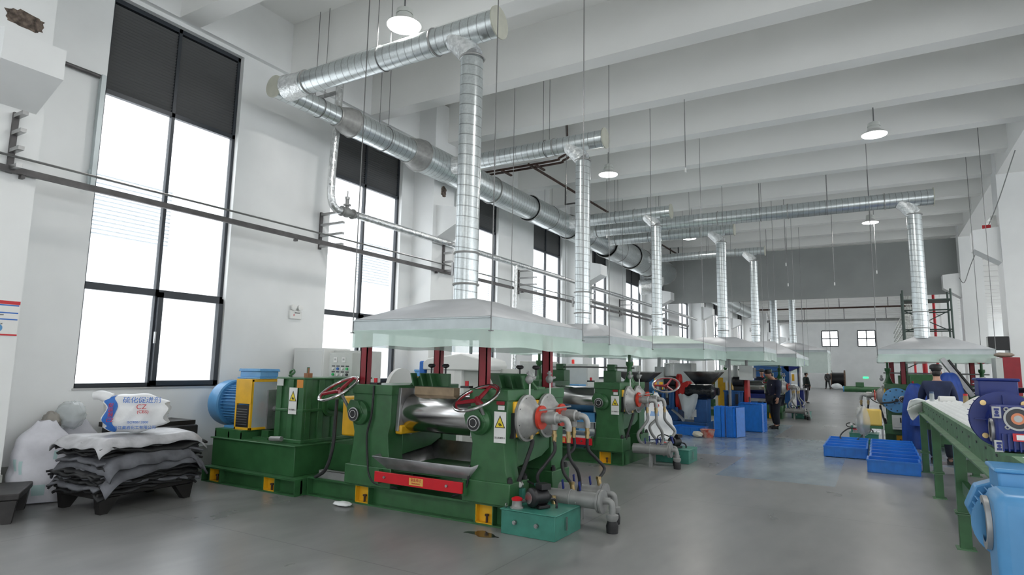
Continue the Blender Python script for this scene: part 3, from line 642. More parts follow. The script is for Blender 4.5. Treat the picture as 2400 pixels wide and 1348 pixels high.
        q = B_(); q.add([(gx-.01+.05*math.cos(R(a)),-.1435,1.085+.05*math.sin(R(a))) for a in range(20,161,14)]+[(gx-.01+.04*math.cos(R(a)),-.1435,1.085+.04*math.sin(R(a))) for a in range(160,19,-14)], [tuple(range(22))]) if False else q.ring((gx-.01,-.1435,1.09), (0,1,0), .045, .003, 24, 4)
        q.build('gauge_scale', WHITE, n_)
    if wheels:
        handwheel(t, (-2.38*sx, -.17, 1.39), (-.16*sx, -.50, .84)); handwheel(t, (-.31*sx, -.17, 1.36), (-.13*sx, -.48, .86), .26)
    # --- front: pan, stop bar, posts
    if pan:
        q = B_(); a0, a1, y0, y1, zt, zb = -1.80, -.38, -.14, 1.0, .62, .475
        vs = [(a0,y0,zt),(a1,y0,zt),(a1,y1,zt+.10),(a0,y1,zt+.10),(a0+.14,y0+.12,zb),(a1-.12,y0+.12,zb),(a1-.12,y1-.1,zb),(a0+.14,y1-.1,zb)]
        q.add(vs, [(0,1,5,4),(1,2,6,5),(2,3,7,6),(3,0,4,7),(4,5,6,7)]); q.build('drip_pan', PAN, t, solid=.008)
        q = B_(); q.box(-1.62, -.5, .02, 1.0, .44, .49); q.build('pan_rail', GREEN, t)
    if dark_under:
        q = B_(); q.box(-1.66, -.52, .05, .95, .72, .88); q.build('blue_cover', BLUE if bluebar else NAVY, t)
        q = B_(); q.box(-1.66, -.52, 0, .08, .60, .71); q.build('steel_apron', PAN, t)
        q = B_(); q.box(-1.6, -.55, .1, .95, .36, .46); q.build('white_tray', WHITEC, t)
    q = B_(); q.box(-1.76, -.50, -.13, -.105, .325, .445); b = q.build('emergency_stop_bar', BRED, t, bevel=.004)
    for x in (-1.60,-.70): B_().lathe([(0,.018),(.02,.014)], (x,-.13,.39), (0,-1,0), 10).build('bar_bolt', STEEL, b)
    q = B_(); q.box(-1.23, -1.03, -.1325, -.13, .345, .425); pl_ = q.build('stop_label', mat('orange_label', (.75,.42,.10), .5), b)
    if sx == 1:
        text('stop_text', '紧急停止', .038, PRED, b, (-1.13,-.134,.40), (R(90),0,0)); text('stop_text', 'EMERGENCY', .022, PRED, b, (-1.13,-.134,.365), (R(90),0,0))
    for x in (-1.75, -.52):
        q = B_(); q.box(x, x+.03, -.10, .02, .30, .46); q.build('bar_bracket', GREEN, t)
    if posts:
        for x, y in ((-2.24,.10),(-.42,.10),(-1.92,1.22),(-.20,1.24)):
            q = B_(); q.box(x-.055, x+.055, y, y+.012, 1.445, 2.12); q.box(x-.055, x-.043, y, y+.09, 1.445, 2.12); q.box(x+.043, x+.055, y, y+.09, 1.445, 2.12); q.build('hood_post', RED, t)
    # emergency button boxes on top
    for x in (-1.98, -.60):
        q = B_(); q.box(x-.06, x+.06, .02, .10, 1.45, 1.475); e = q.build('button_box', BLACK, t); q = B_(); q.cyl((x,.06,1.475),(x,.06,1.53), .022, n=12); q.build('stop_button', BRED, e)
    # conduit down the near face
    q = B_(); q.tube([(-1.93,-.02,1.44),(-1.94,-.03,1.1),(-2.0,-.03,.85),(-1.98,-.03,.6),(-1.93,-.03,.36),(-1.80,-.02,.27),(-1.5,-.01,.26)], .013, 7); q.build('black_conduit', RUBBER, t)
    q = B_(); q.tube([(-.48,-.02,.62),(-.47,-.05,.5),(-.52,-.05,.35),(-.7,-.02,.26)], .012, 7); q.build('short_conduit', RUBBER, t)
    if sx == 1:
        warn_sign(t, (-.10, -.016, 1.05), (R(90), 0, 0), .15, .33)
    q = B_(); q.box(-.15, -.05, -.018, -.012, 1.29, 1.325); q.build('red_plate', RED, t); q = B_(); q.box(-.13, -.05, -.018, -.012, 1.235, 1.28); q.build('white_plate', WHITEC, t)
    # hoses from joints to the manifold
    hm = RUBBER if hoses == 'black' else PIPEG; rr = .019 if hoses == 'black' else .026
    paths = ([(.37,.35,.92),(.38,.34,.80),(.30,.28,.66),(.24,.22,.55),(.26,.26,.42),(.36,.36,.30)],
             [(.53,.375,.92),(.54,.38,.75),(.60,.46,.60),(.60,.52,.45),(.58,.50,.34)],
             [(.37,.86,.92),(.38,.84,.78),(.30,.72,.66),(.36,.62,.54),(.46,.62,.42)],
             [(.53,.88,.92),(.53,.90,.78),(.60,1.0,.66),(.66,1.08,.55),(.62,1.0,.44)],
             [(.10,.33,.90),(.11,.33,.86),(.06,.25,.62),(.02,.18,.44)])
    for p in paths:
        q = B_(); q.tube(p, rr if p[0][0] > .2 else .024, 9); q.build('water_hose', hm if p[0][0] > .2 else RUBBER, t)
        e = Vector(p[-1]); 
        if p[0][0] > .2: q = B_(); q.cyl(e, e+Vector((.02,0,-.10)), .026, n=10); q.lathe([(0,.034),(.03,.034)], e, n=6); q.build('ball_valve', BRASS if hoses == 'black' else NAVY, t)
    q = B_(); q.cyl((.10,.33,.91), (.10,.33,1.0), .02, n=10); q.build('drain_coupling', BRASS, t)
    # rod strip guides above the rolls
    if guides:
        for x in (-2.05, -.10):
            q = B_(); q.lathe([(0,.13),(.05,.09),(.16,.05),(.30,.045),(.34,.07),(.40,.07)], (x,.75,1.44), n=14); q.tube([(x,.75,1.84),(x,.75,2.0)], .03, 8, smooth=False); q.build('guide_stand', GREEN, t)
            q = B_(); q.tube([(x-.17,.75,2.11),(x-.08,.75,2.02),(x,.75,2.0),(x+.08,.75,2.02),(x+.17,.75,2.11)], .022, 6); q.build('v_arm', BRED, t)
        q = B_(); q.cyl((-2.2,.75,1.72), (.0,.75,1.72), .018, n=12); q.build('guide_shaft', STEEL, t)
        for x in (-1.55, -.45):
            q = B_(); q.box(x-.13, x+.13, .62, .9, 1.44, 1.66); q.box(x-.08, x+.08, .68, .83, 1.66, 1.78); q.build('strip_knife_block', GREEN, t, bevel=.01)
    if drive:
        channel('drive_base', -5.0, -3.05, -.18, .21, (-4.72, -3.56), 1.7)
        q = B_(); q.box(-4.99, -3.24, -.05, 1.45, .21, .60); q.box(-5.02, -3.22, -.075, 1.46, .59, .61); q.build('drive_plinth', GREEN, t, bevel=.006)
        q = B_(); q.box(-3.24, -2.3, .55, 1.2, .235, .60); q.build('plinth_extension', GREEN, t)
        # gear reducer
        q = B_(); x0, x1, y0, y1, z0, z1 = -3.89, -3.34, .12, 1.45, .61, 1.50
        q.box(x0+.03, x1-.03, y0+.03, y1, z0, z1-.02); q.box(x0-.006, x1+.006, y0-.006, y1, z1-.03, z1); q.box(x0-.006, x1+.006, y0-.006, y1, z0, z0+.05); q.box(x0-.003, x1+.003, y0-.003, y1, 1.03, 1.07)
        for x in (x0, x0+.24, x1-.10): q.box(x, x+.10, y0, y0+.05, z0+.01, z1-.01)
        for y in (y0+.052, y0+.28, y0+.55, y0+.85, y0+1.15): q.box(x1-.05, x1, y, y+.10, z0+.01, z1-.01)
        g = q.build('gear_reducer', GREEN, t, bevel=.008)
        q = B_()
        for y in (.62, 1.02): B_().lathe([(0,.17),(.03,.17),(.04,.13),(.05,.13)], (x1-.02,y,1.12), (1,0,0), 26).build('bearing_cover', GREEN, g)
        q = B_(); q.tube([(-3.72,.22,1.50),(-3.72,.20,1.57),(-3.66,.20,1.60),(-3.62,.18,1.56),(-3.62,.10,1.52)], .016, 7); q.tube([(-3.7,.5,1.5),(-3.7,.5,1.64)], .02, 8, smooth=False); q.build('green_oil_pipe', GREEN, g)
        q = B_(); q.box(-3.44, -3.36, .2, .28, 1.50, 1.56); q.cyl((-3.40,.24,1.56), (-3.40,.24,1.63), .012, n=8); q.build('breather', mat('copper_block', (.30,.12,.05), .5), g)
        q = B_(); q.box(-3.88, -3.75, .115, .12, 1.38, 1.48); q.build('maker_plate', GREYC, g); q = B_(); q.box(-3.47, -3.35, .113, .118, 1.36, 1.47); q.build('orange_plate', mat('orange_paint', (.65,.25,.03), .5), g)
        if sx == 1: warn_sign(t, (-3.53, .112, 1.18), (R(90), 0, 0), .16, .36)
        q = B_(); q.tube([(-3.80,.0,.66),(-3.6,.02,.67)], .035, 10, smooth=False); q.build('loose_pipe_end', PIPEG, t)
        # brake / coupling guard, yellow frame with clear windows
        q = B_(); a, b, c, d, e, f = -4.68, -4.33, .05, .72, .73, 1.45; th = .035
        for x in (a, b-th):
            for y in (c, d-th): q.box(x, x+th, y, y+th, e, f)
        for z in (e, f-th):
            q.box(a, b, c, c+th, z, z+th); q.box(a, b, d-th, d, z, z+th); q.box(a, a+th, c, d, z, z+th); q.box(b-th, b, c, d, z, z+th)
        q.box(a, b, c-.005, c+.01, 1.10, f); q.box(a, b, c, d, f-.01, f)
        q.box(b, -3.9, d-.05, d, f-th, f)
        y_ = q.build('coupling_guard', YEL, t, bevel=.003)
        q = B_(); q.box(b-.006, b-.002, c+.03, d-.03, e+.03, f-.03); q.build('clear_window', CLEAR, y_)
        q = B_(); q.box(a+.03, b-.03, c+.002, c+.010, .76, 1.08); q.build('dark_grille', BLACK, y_)
        q = B_(); 
        for k in range(7): q.box(a+.05, b-.07, c-.004, c+.004, .80+k*.036, .808+k*.036)
        q.build('grille_slats', STEEL, y_)
        q = B_(); q.lathe([(0,.15),(.20,.15)], (-4.30-.28,.40,1.0), (1,0,0), 24); q.build('brake_drum', BRED, t)
        q = B_(); q.cyl((-4.9,.45,1.02), (-3.85,.45,1.02), .045, n=14); q.box(-4.44, -4.30, .32, .56, .73, 1.30); q.build('brake_thruster', PAN, t)
        q = B_(); q.box(-4.25, -4.1, .2, .3, .61, .73); q.box(-4.34, -4.02, .12, .38, .61, .64); q.build('guard_foot', GREEN, t)
        # motor
        ym, zm = .42, 1.07
        q = B_(); q.lathe([(0,.17),(.0,.30),(.03,.335),(.10,.35),(.26,.35),(.28,.33),(.28,.29)], (-5.42,ym,zm), (1,0,0), 40); mo = q.build('motor_cowl', BLUE, t)
        q = B_(); q.lathe([(0,.255),(.62,.255),(.64,.22),(.68,.2)], (-5.16,ym,zm), (1,0,0), 36)
        for k in range(40):
            an = 2*PI*k/40; cy, cz = math.cos(an), math.sin(an); q.obox((-4.86, ym+cy*.275, zm+cz*.275), (.56,.006,.06), (an-PI/2,0,0))
        q.build('motor_body', BLUE, t)
        q = B_(); q.box(-4.98, -4.5, ym-.10, ym+.2, zm+.27, zm+.36); q.box(-5.0, -4.47, ym-.14, ym+.24, 1.45, 1.475); q.box(-4.97, -4.5, ym-.11, ym+.21, 1.475, 1.56); q.prism([(-4.99,1.56),(-4.48,1.56),(-4.50,1.60),(-4.97,1.60)], 'y', ym-.13, ym+.23)
        q.build('terminal_box', BLUE, mo, bevel=.006)
        q = B_(); q.box(-5.0, -4.45, ym-.30, ym-.14, .73, .76); q.prism([(ym-.26,.76),(ym-.18,.90),(ym-.10,.85),(ym-.16,.76)], 'x', -4.8, -4.72); q.build('motor_foot', BLUE, mo); B_().box(-5.0, -4.45, ym+.14, ym+.30, .73, .76).build('motor_foot', BLUE, mo)
        q = B_(); q.box(-5.0, -4.40, -.02, .85, .70, .73); q.box(-5.0, -4.38, -.02, .0, .61, .70); 
        for x in (-5.0, -4.7, -4.42): q.box(x, x+.03, -.02, .85, .61, .70)
        q.build('motor_rail', GREEN, t)
        # guards and cables between drive and rolls
        q = B_(); q.prism([(.15,.78),(.50,.72),(.75,.80),(.80,1.0),(.80,1.28),(.15,1.28)], 'x', -2.62, -2.36); q.build('gear_guard', YEL, t, bevel=.02)
        q = B_(); q.lathe([(0,.30),(.06,.30)], (-2.62,1.25,1.35), (1,0,0), 36); q.build('gear_cover_disc', WHITE, t)
        q = B_(); q.cyl((-3.34,.62,1.12), (-2.28,.62,1.12), .09, n=16); q.build('drive_shaft', GREEN, t)
        q = B_(); q.tube([(-2.55,-.02,1.25),(-2.56,-.02,1.0),(-2.55,-.05,.65),(-2.62,-.08,.38),(-2.80,-.05,.27),(-2.86,-.02,.25)], .022, 9); q.build('power_cable', RUBBER, t)
        q = B_(); q.box(-2.86, -2.2, .03, .12, .235, .25); q.box(-2.86, -2.2, .03, .035, .25, .33); q.box(-2.86, -2.2, .115, .12, .25, .33); q.box(-2.86,-2.2,.03,.12,.325,.33); q.build('cable_trunking', PIPEG, t)
    return t
def oil_tank(loc, label, group='teal hydraulic oil tanks'):
    t = thing('oil_tank', label, 'oil tank', loc, group=group)
    MB().box(0, .62, 0, .62, 0, .235).box(-.012, .632, -.012, .632, .235, .248).build('tank', TEAL, t, bevel=.006)
    for x in (.17, .42): MB().lathe([(0,.022),(.03,.022),(.03,.014),(.04,.014)], (x,-.0,.13), (0,-1,0), 12).build('plug', STEEL, t)
    MB().box(.635, .645, .22, .24, .07, .2).build('level_gauge', STEEL, t)
    m = MB(); [m.ring((x,.05,.27), (1,0,0), .018, .005, 12, 5) for x in (.03,)]; m.build('lifting_eye', STEEL, t); MB().ring((.58,.58,.27), (1,0,0), .018, .005, 12, 5).build('lifting_eye', STEEL, t)
    m = MB(); m.lathe([(0,.07),(.01,.07),(.015,.055),(.07,.05),(.08,.055)], (.13,.10,.248), n=20); f = m.build('filler_neck', CAST, t); MB().lathe([(0,.056),(.02,.058),(.035,.03)], (.13,.10,.325), n=20).build('red_cap', BRED, f)
    m = MB(); m.lathe([(0,.06),(.02,.095),(.05,.10),(.05,.085),(.20,.085),(.22,.07)], (.26,.12,.36), (.45,.9,0), 26); mo = m.build('pump_motor', BLACK, t)
    m = MB(); m.obox((.36,.24,.47), (.12,.12,.06), (0,0,-.46)); m.obox((.33,.24,.27), (.17,.14,.03), (0,0,-.46)); m.build('terminal_box', BLACK, mo, bevel=.005)
    m = MB(); [m.obox((.325+.03*k,.0+.0,.36), (.001,.001,.001)) for k in range(1)]; m.lathe([(0,.06),(.002,.06)], (.258,.115,.36), (-.45,-.9,0), 20); m.build('fan_grille', STEEL, mo)
    m = MB(); m.lathe([(0,.045),(.16,.045),(.17,.075),(.19,.075),(.20,.05)], (.20,.50,.248), n=20); m.build('filter_bowl', TEAL, t)
    m = MB(); m.lathe([(0,.035),(.02,.035)], (.05,.33,.44), (-.3,-.95,0), 20); g = m.build('pressure_gauge', STEEL, t); MB().lathe([(0,.03),(.002,.03)], (.043,.31,.44), (-.3,-.95,0), 20).build('gauge_face', WHITE, g)
    MB().box(.03, .08, .31, .37, .248, .40).build('valve_block', TEAL, t, bevel=.004)
    MB().tube([(.04,.36,.36),(-.04,.34,.37),(-.07,.40,.42),(0,.5,.45),(.12,.5,.42)], .012, 8).build('pressure_hose', RUBBER, t)
    MB().tube([(.13,.14,.30),(.2,.3,.31),(.3,.34,.31)], .018, 8).build('suction_pipe', PIPEG, t)
    MB().tube([(.5,.28,.26),(.5,.28,.30),(.46,.32,.33),(.42,.3,.34)], .014, 8).build('return_elbow', BLACK, t)
    return t
def manifold(loc, label):
    t = thing('water_manifold', label, 'pipe manifold', loc)
    for i, (y, x1) in enumerate(((0, .62), (.38, .50))):
        m = MB(); m.cyl((0,y,.30), (x1,y+.04,.30), .085, n=20); m.lathe([(0,.12),(.025,.12)], (x1,y+.04,.30), (1,0,0), 24); m.lathe([(.03,.12),(.055,.12)], (x1,y+.04,.30), (1,0,0), 24); p = m.build('manifold_pipe', PIPEG, t)
        m = MB(); m.tube([(x1+.05,y+.04,.31),(x1+.12,y+.04,.31),(x1+.15,y+.04,.27),(x1+.15,y+.04,.12)], .034, 12); m.lathe([(0,.05),(.03,.065),(.06,.065),(.07,.04)], (x1+.15,y+.04,.12), n=16); m.build('outlet_elbow', PIPEG, t)
        MB().lathe([(0,.06),(.07,.065),(.12,.05)], (x1+.15,y+.04,0), n=16).build('rubber_boot', RUBBER, t)
        m = MB(); m.ring((x1*.5,y+.02,.30), (1,0,0), .09, .006, 20, 5); m.box(x1*.5-.02, x1*.5+.02, y-.02, y+.06, 0, .22); m.build('pipe_clamp', PIPEG, t)
        for k in range(2): MB().obox((x1*.35+k*.2,y-.0,.44), (.012,.03,.10), (.3,0,0)).build('blue_lever', NAVY, t)
    return t
mill((-3.42, 5.80, 0), 'nearest green two roll mill with warning sign, chrome handwheels and blue motor drive')
oil_tank((-3.41, 5.66, 0), 'teal oil tank with black pump motor, beside the nearest mill', None)
manifold((-3.22, 6.28, 0), 'grey water pipe manifold on the floor behind the nearest teal tank')
mill((-3.95, 10.62, 0), 'second green roll mill with green strip guides on top', wheels=False, pan=False, guides=True, dark_under=True, bluebar=True, hoses='grey', posts=False, top=False)
handwheel(thing('loose_adjuster', 'chrome handwheel with red spokes behind the second mill', 'handwheel', (-3.62, 12.3, 0)), (0,0,1.40), (.1,-.5,.8), .26)
oil_tank((-3.62, 11.55, 0), 'teal oil tank beside the second mill', None)
manifold((-3.80, 10.85, 0), 'grey water manifold with navy valves beside the second mill')
mill((-3.0, 24.4, 0), 'third green roll mill, behind the standing worker', wheels=True, pan=False, guides=True, dark_under=True, hoses='grey', posts=False, top=False)
oil_tank((-2.75, 25.3, 0), 'far teal oil tank right of the standing worker', None)
manifold((-2.9, 24.7, 0), 'far water manifold right of the standing worker')
mill((.18, 18.0, 0), 'green roll mill on the right side of the aisle under the right hand hood', sx=-1, wheels=False, drive=False, guides=True, top=False)

# ================================================================ PEOPLE
def skin_mesh(name, joints, edges, m, parent, sub=2):
    """joints: {key: ((x,y,z), r)}; root = first key"""
    keys = list(joints); me = bpy.data.meshes.new(name); me.from_pydata([joints[k][0] for k in keys], [(keys.index(a), keys.index(b)) for a, b in edges], [])
    o = bpy.data.objects.new(name, me); COL.objects.link(o)
    sm = o.modifiers.new('skin', 'SKIN'); sm.use_smooth_shade = True
    sv = me.skin_vertices[0].data if me.skin_vertices else None
    if sv is None:
        bpy.context.view_layer.objects.active = o; me.skin_vertices.new(); sv = me.skin_vertices[0].data
    for i, k in enumerate(keys):
        r = joints[k][1]; sv[i].radius = (r, r) if not isinstance(r, tuple) else r; sv[i].use_root = (i == 0)
    ss = o.modifiers.new('sub', 'SUBSURF'); ss.levels = sub; ss.render_levels = sub
    bpy.context.view_layer.update()
    me2 = bpy.data.meshes.new_from_object(o.evaluated_get(bpy.context.evaluated_depsgraph_get()))
    bpy.data.objects.remove(o); me2.materials.clear(); me2.materials.append(m)
    for p in me2.polygons: p.use_smooth = True
    o = bpy.data.objects.new(name, me2); COL.objects.link(o); o.parent = parent; return o
def person(label, loc, rz, H=1.72, stance=.0, bow=0.0, arms=((.0,.02),(.0,.02)), jacket=UNI, trousers=UNID, cap=None, seated=False, fingers=True, hunch=.0, mask=False):
    """faces local -y. arms: per side (forward reach of the hand, elbow bend)"""
    t = thing('person', label, 'person', loc, rz); k = H/1.75; V = lambda x, y, z: (x*k, y*k, z*k)
    J = {}; E_ = []
    hy = -.03*bow-hunch
    J['pelvis'] = (V(0,0,.94), .120*k); J['waist'] = (V(0,-.01-hunch*.3,1.10), (.15*k,.115*k)); J['chest'] = (V(0,-.02-hunch*.8,1.30), (.17*k,.125*k)); J['neckb'] = (V(0,hy*1.2-.01,1.46), .075*k)
    J['neck'] = (V(0,hy*1.5-.03*bow-.01,1.52), .054*k); J['head'] = (V(0,hy*1.6-.10*bow-.02,1.60), (.072*k,.085*k)); J['crown'] = (V(0,hy*1.6-.16*bow-.01,1.685), (.076*k,.09*k))
    E_ += [('pelvis','waist'),('waist','chest'),('chest','neckb'),('neckb','neck'),('neck','head'),('head','crown')]
    for s_, nm, (fw, bend) in ((-1,'r',arms[0]),(1,'l',arms[1])):
        sh = Vector(V(s_*.185, -.02-hunch*.9, 1.40)); el = Vector(V(s_*(.25+.02*bend), -.02-hunch*.9-fw*.35, 1.13)); wr = Vector(V(s_*(.255-.10*bend), -.03-hunch*.9-fw, .89+fw*.35))
        J[nm+'sh'] = (tuple(sh), .068*k); J[nm+'el'] = (tuple(el), .047*k); J[nm+'wr'] = (tuple(wr), .031*k)
        d = (wr-el).normalized(); pal = wr+d*.06*k; J[nm+'pa'] = (tuple(pal), (.036*k,.020*k))
        E_ += [('chest',nm+'sh'),(nm+'sh',nm+'el'),(nm+'el',nm+'wr'),(nm+'wr',nm+'pa')]
        if fingers:
            side = Vector((0,1,0)) if abs(d.y) < .7 else Vector((1,0,0)); inn = Vector((-s_,0,0))
            for q_, (off, ln) in enumerate(((.027,.072),(.010,.080),(-.008,.074),(-.025,.058))):
                a = pal+side*off*k+d*.035*k; b = a+d*ln*.5*k+inn*.008*k; c = b+d*ln*.4*k+inn*.026*k
                J['%sf%da' % (nm,q_)] = (tuple(a), .0095*k); J['%sf%db' % (nm,q_)] = (tuple(b), .0088*k); J['%sf%dc' % (nm,q_)] = (tuple(c), .0078*k)
                E_ += [(nm+'pa','%sf%da' % (nm,q_)),('%sf%da' % (nm,q_),'%sf%db' % (nm,q_)),('%sf%db' % (nm,q_),'%sf%dc' % (nm,q_))]
            a = wr+d*.03*k-side*.038*k; b = a+d*.035*k-side*.012*k+inn*.012*k; J[nm+'t1'] = (tuple(a), .011*k); J[nm+'t2'] = (tuple(b), .009*k); E_ += [(nm+'wr',nm+'t1'),(nm+'t1',nm+'t2')]
        hp = Vector(V(s_*.095, 0, .88)); fo = stance*(-s_); kn = Vector(V(s_*(.105+.02*abs(stance)), -.03+fo*.5, .50)); an = Vector(V(s_*(.12+.05*abs(stance)), .02+fo, .09))
        J[nm+'hp'] = (tuple(hp), .098*k); J[nm+'kn'] = (tuple(kn), .062*k); J[nm+'an'] = (tuple(an), .042*k); J[nm+'fo'] = (tuple(an+Vector(V(0,-.10,-.045))), (.024*k,.018*k))
        E_ += [('pelvis',nm+'hp'),(nm+'hp',nm+'kn'),(nm+'kn',nm+'an'),(nm+'an',nm+'fo')]
    body = skin_mesh('body', J, E_, SKIN, t)
    # jacket shell, trousers shell, shoes, hair
    def gr(r, g): return tuple(v+g for v in r) if isinstance(r, tuple) else r+g
    jk = ['chest','waist','neckb']+[n_+a for n_ in 'rl' for a in ('sh','el','wr')]
    G = {a: (J[a][0], gr(J[a][1], .016*k)) for a in jk}
    G['neckb'] = (J['neckb'][0], gr(J['neckb'][1], .004*k))
    G['hem'] = (V(0,.0,.88), (.168*k,.138*k)); G['chest'] = (J['chest'][0], (.195*k,.145*k)); G['waist'] = (J['waist'][0], (.178*k,.14*k))
    for n_ in 'rl': G[n_+'wr'] = (tuple(Vector(J[n_+'wr'][0])*1.0), .045*k)
    skin_mesh('jacket', G, [('chest','waist'),('waist','hem'),('chest','neckb')]+[e for n_ in 'rl' for e in (('chest',n_+'sh'),(n_+'sh',n_+'el'),(n_+'el',n_+'wr'))], jacket, t)
    T = {'pelvis': (V(0,0,.90), .160*k)}
    for n_ in 'rl':
        for a, g in (('hp',.016),('kn',.026)): T[n_+a] = (J[n_+a][0], gr(J[n_+a][1], g*k))
        a_ = Vector(J[n_+'an'][0]); T[n_+'cf'] = (tuple(a_+Vector((0,0,.015*k))), .066*k)
    skin_mesh('trousers', T, [e for n_ in 'rl' for e in (('pelvis',n_+'hp'),(n_+'hp',n_+'kn'),(n_+'kn',n_+'cf'))], trousers, t)
    for n_ in 'rl':
        a_ = Vector(J[n_+'an'][0])
        skin_mesh('shoe', {'h': (tuple(a_+Vector((0,.035*k,-.040*k))), (.056*k,.048*k)), 'm': (tuple(a_+Vector((0,-.05*k,-.040*k))), (.052*k,.048*k)), 'b': (tuple(a_+Vector((0,-.13*k,-.052*k))), (.056*k,.036*k)), 't': (tuple(a_+Vector((0,-.19*k,-.060*k))), (.044*k,.028*k)), 'u': (tuple(a_+Vector((0,.012*k,.03*k))), .066*k)}, [('h','m'),('m','b'),('b','t'),('h','u')], BLACK, t, 1)
    hc = Vector(J['head'][0]); cc = Vector(J['crown'][0]); f_ = (cc-hc).normalized()
    m = MB(); c0 = cc+Vector((0,.026*k,.004*k)); m.ball(c0, .096*k, 18, 10, (.88,.98,.86)); hr = m.build('hair', HAIR, t)
    m = MB(); m.ball(hc+Vector((0,.06*k,-.0)), .07*k, 14, 8, (.95,.7,1.0)); m.build('back_hair', HAIR, hr)
    # face
    fc = hc+Vector((0,-.082*k,.02*k)); m = MB(); m.prism([(-.013*k,-.02*k),(.013*k,-.02*k),(.006*k,.028*k),(-.006*k,.028*k)], 'y', -.022*k, .01); m.v = [tuple(Vector(p)+fc) for p in m.v]; m.build('nose', SKIN, t, bevel=.003)
    for s_ in (-1, 1):
        m = MB(); m.ball(fc+Vector((s_*.03*k,.008*k,.03*k)), .009*k, 10, 6); m.build('eye', HAIR, t)
        m = MB(); m.ball(hc+Vector((s_*.078*k,.0,.02*k)), .026*k, 10, 8, (.35,.7,1.1)); m.build('ear', SKIN, t)
    m = MB(); m.ball(fc+Vector((0,.004,-.042*k)), .02*k, 10, 6, (1,.4,.25)); m.build('mouth', PRED, t)
    if cap:
        m = MB(); m.lathe([(0,.102*k),(.05*k,.10*k),(.075*k,.075*k),(.085*k,.0)], c0+Vector((0,-.005,.0)), (0,-.15,1), 20, False); m.obox(c0+Vector((0,-.11*k,.005)), (.13*k,.10*k,.008), (.15,0,0)); m.build('cap', cap, t)
    return t
w1 = person('worker in navy overalls standing in the aisle with head bowed, beside the blue crates', (-2.66, 20.4, 0), R(-52), 1.74, .05, .9, ((.02,-.1),(.06,-.1))); w1.scale = (1.22,1.22,1)
MB().cyl((.09,-.135,1.30), (.09,-.14,1.30), .014, n=10).build('white_badge', WHITE, w1)
person('worker behind the rolls of the third mill, wearing a dark cap', (-3.9, 26.4, 0), R(5), 1.78, 0, .4, ((.35,.3),(.35,.3)), cap=BLACK, fingers=False)
person('worker in a navy jacket and black cap seen from behind at the green table', (1.03, 14.6, 0), R(178), 1.88, 0, .5, ((.3,.4),(.3,.4)), jacket=mat('navy_jacket_cloth', (.018,.028,.075), .85, noise=.15, bump=.2), cap=BLACK, hunch=.04)
person('person in dark clothes walking far off by the back wall', (-4.3, 72.5, 0), R(-160), 1.85, .22, 0, ((.1,.2),(-.1,.1)), jacket=BLACK, trousers=BLACK, fingers=False)
person('far worker in dark clothes beside the blue press', (-3.35, 38, 0), R(120), 1.72, .05, .2, ((.1,.2),(.1,.2)), jacket=mat('dark_green_cloth', (.02,.03,.028), .9), trousers=BLACK, fingers=False)

# ================================================================ CRATES
def crate_mesh(L_=.76, W_=.52, H_=.22):
    t_ = .014; m = MB(); m.box(-L_/2, L_/2, 0, t_, 0, H_); m.box(-L_/2, L_/2, W_-t_, W_, 0, H_); m.box(-L_/2, -L_/2+t_, t_, W_-t_, 0, H_); m.box(L_/2-t_, L_/2, t_, W_-t_, 0, H_); m.box(-L_/2, L_/2, 0, W_, 0, .012)
    rim = MB(); e = .016
    rim.box(-L_/2-e, L_/2+e, -e, .012, H_-.022, H_); rim.box(-L_/2-e, L_/2+e, W_-.012, W_+e, H_-.022, H_); rim.box(-L_/2-e, -L_/2+.012, .012, W_-.012, H_-.022, H_); rim.box(L_/2-.012, L_/2+e, .012, W_-.012, H_-.022, H_)
    rib = MB()
    for k in range(5):
        x = -L_/2+.02+k*(L_-.04)/4; rib.box(x-.005, x+.005, -.010, 0, 0, H_-.02); rib.box(x-.005, x+.005, W_, W_+.010, 0, H_-.02)
    for k in range(4):
        y = .02+k*(W_-.04)/3; rib.box(-L_/2-.010, -L_/2, y-.005, y+.005, 0, H_-.02); rib.box(L_/2, L_/2+.010, y-.005, y+.005, 0, H_-.02)
    return m, rim, rib
_w, _r, _b = crate_mesh(); _w.add(_b.v, _b.f)
CM = [_w.build('walls', CRATE), _r.build('rim', CRATE)]
def crate(loc, rot, label, group=None, sc=(1,1,1)):
    t = thing('plastic_crate', label, 'crate', loc, group=group); t.rotation_euler = rot; t.scale = sc
    for o in CM:
        c = o.copy(); COL.objects.link(c); c.parent = t
    return t
for k in range(4): crate((-.60, 14.38+.57*k, 0), (0,0,0), 'open blue crate in the left row on the aisle floor, %s' % ('front one','second from the front','third from the front','rearmost')[k], 'blue crates on the aisle floor')
names = ('front one, nearest the camera', 'second from the front', 'third from the front', 'fourth from the front', 'fifth from the front', 'sixth from the front', 'rearmost')
for k in range(7): crate((.19+(.04 if k else 0), 12.62+.575*k, 0), (0,0,R(-1)), 'open blue crate in the right row on the aisle floor, ' + names[k], 'blue crates on the aisle floor')
crate((-4.42, 16.6, 0), (0,0,R(-12)), 'open blue crate on the floor before the second extruder', None, (1.0,1.15,1))
crate((-4.9, 18.3, .02), (0,0,R(-5)), 'blue crate half hidden behind the white sack', None)
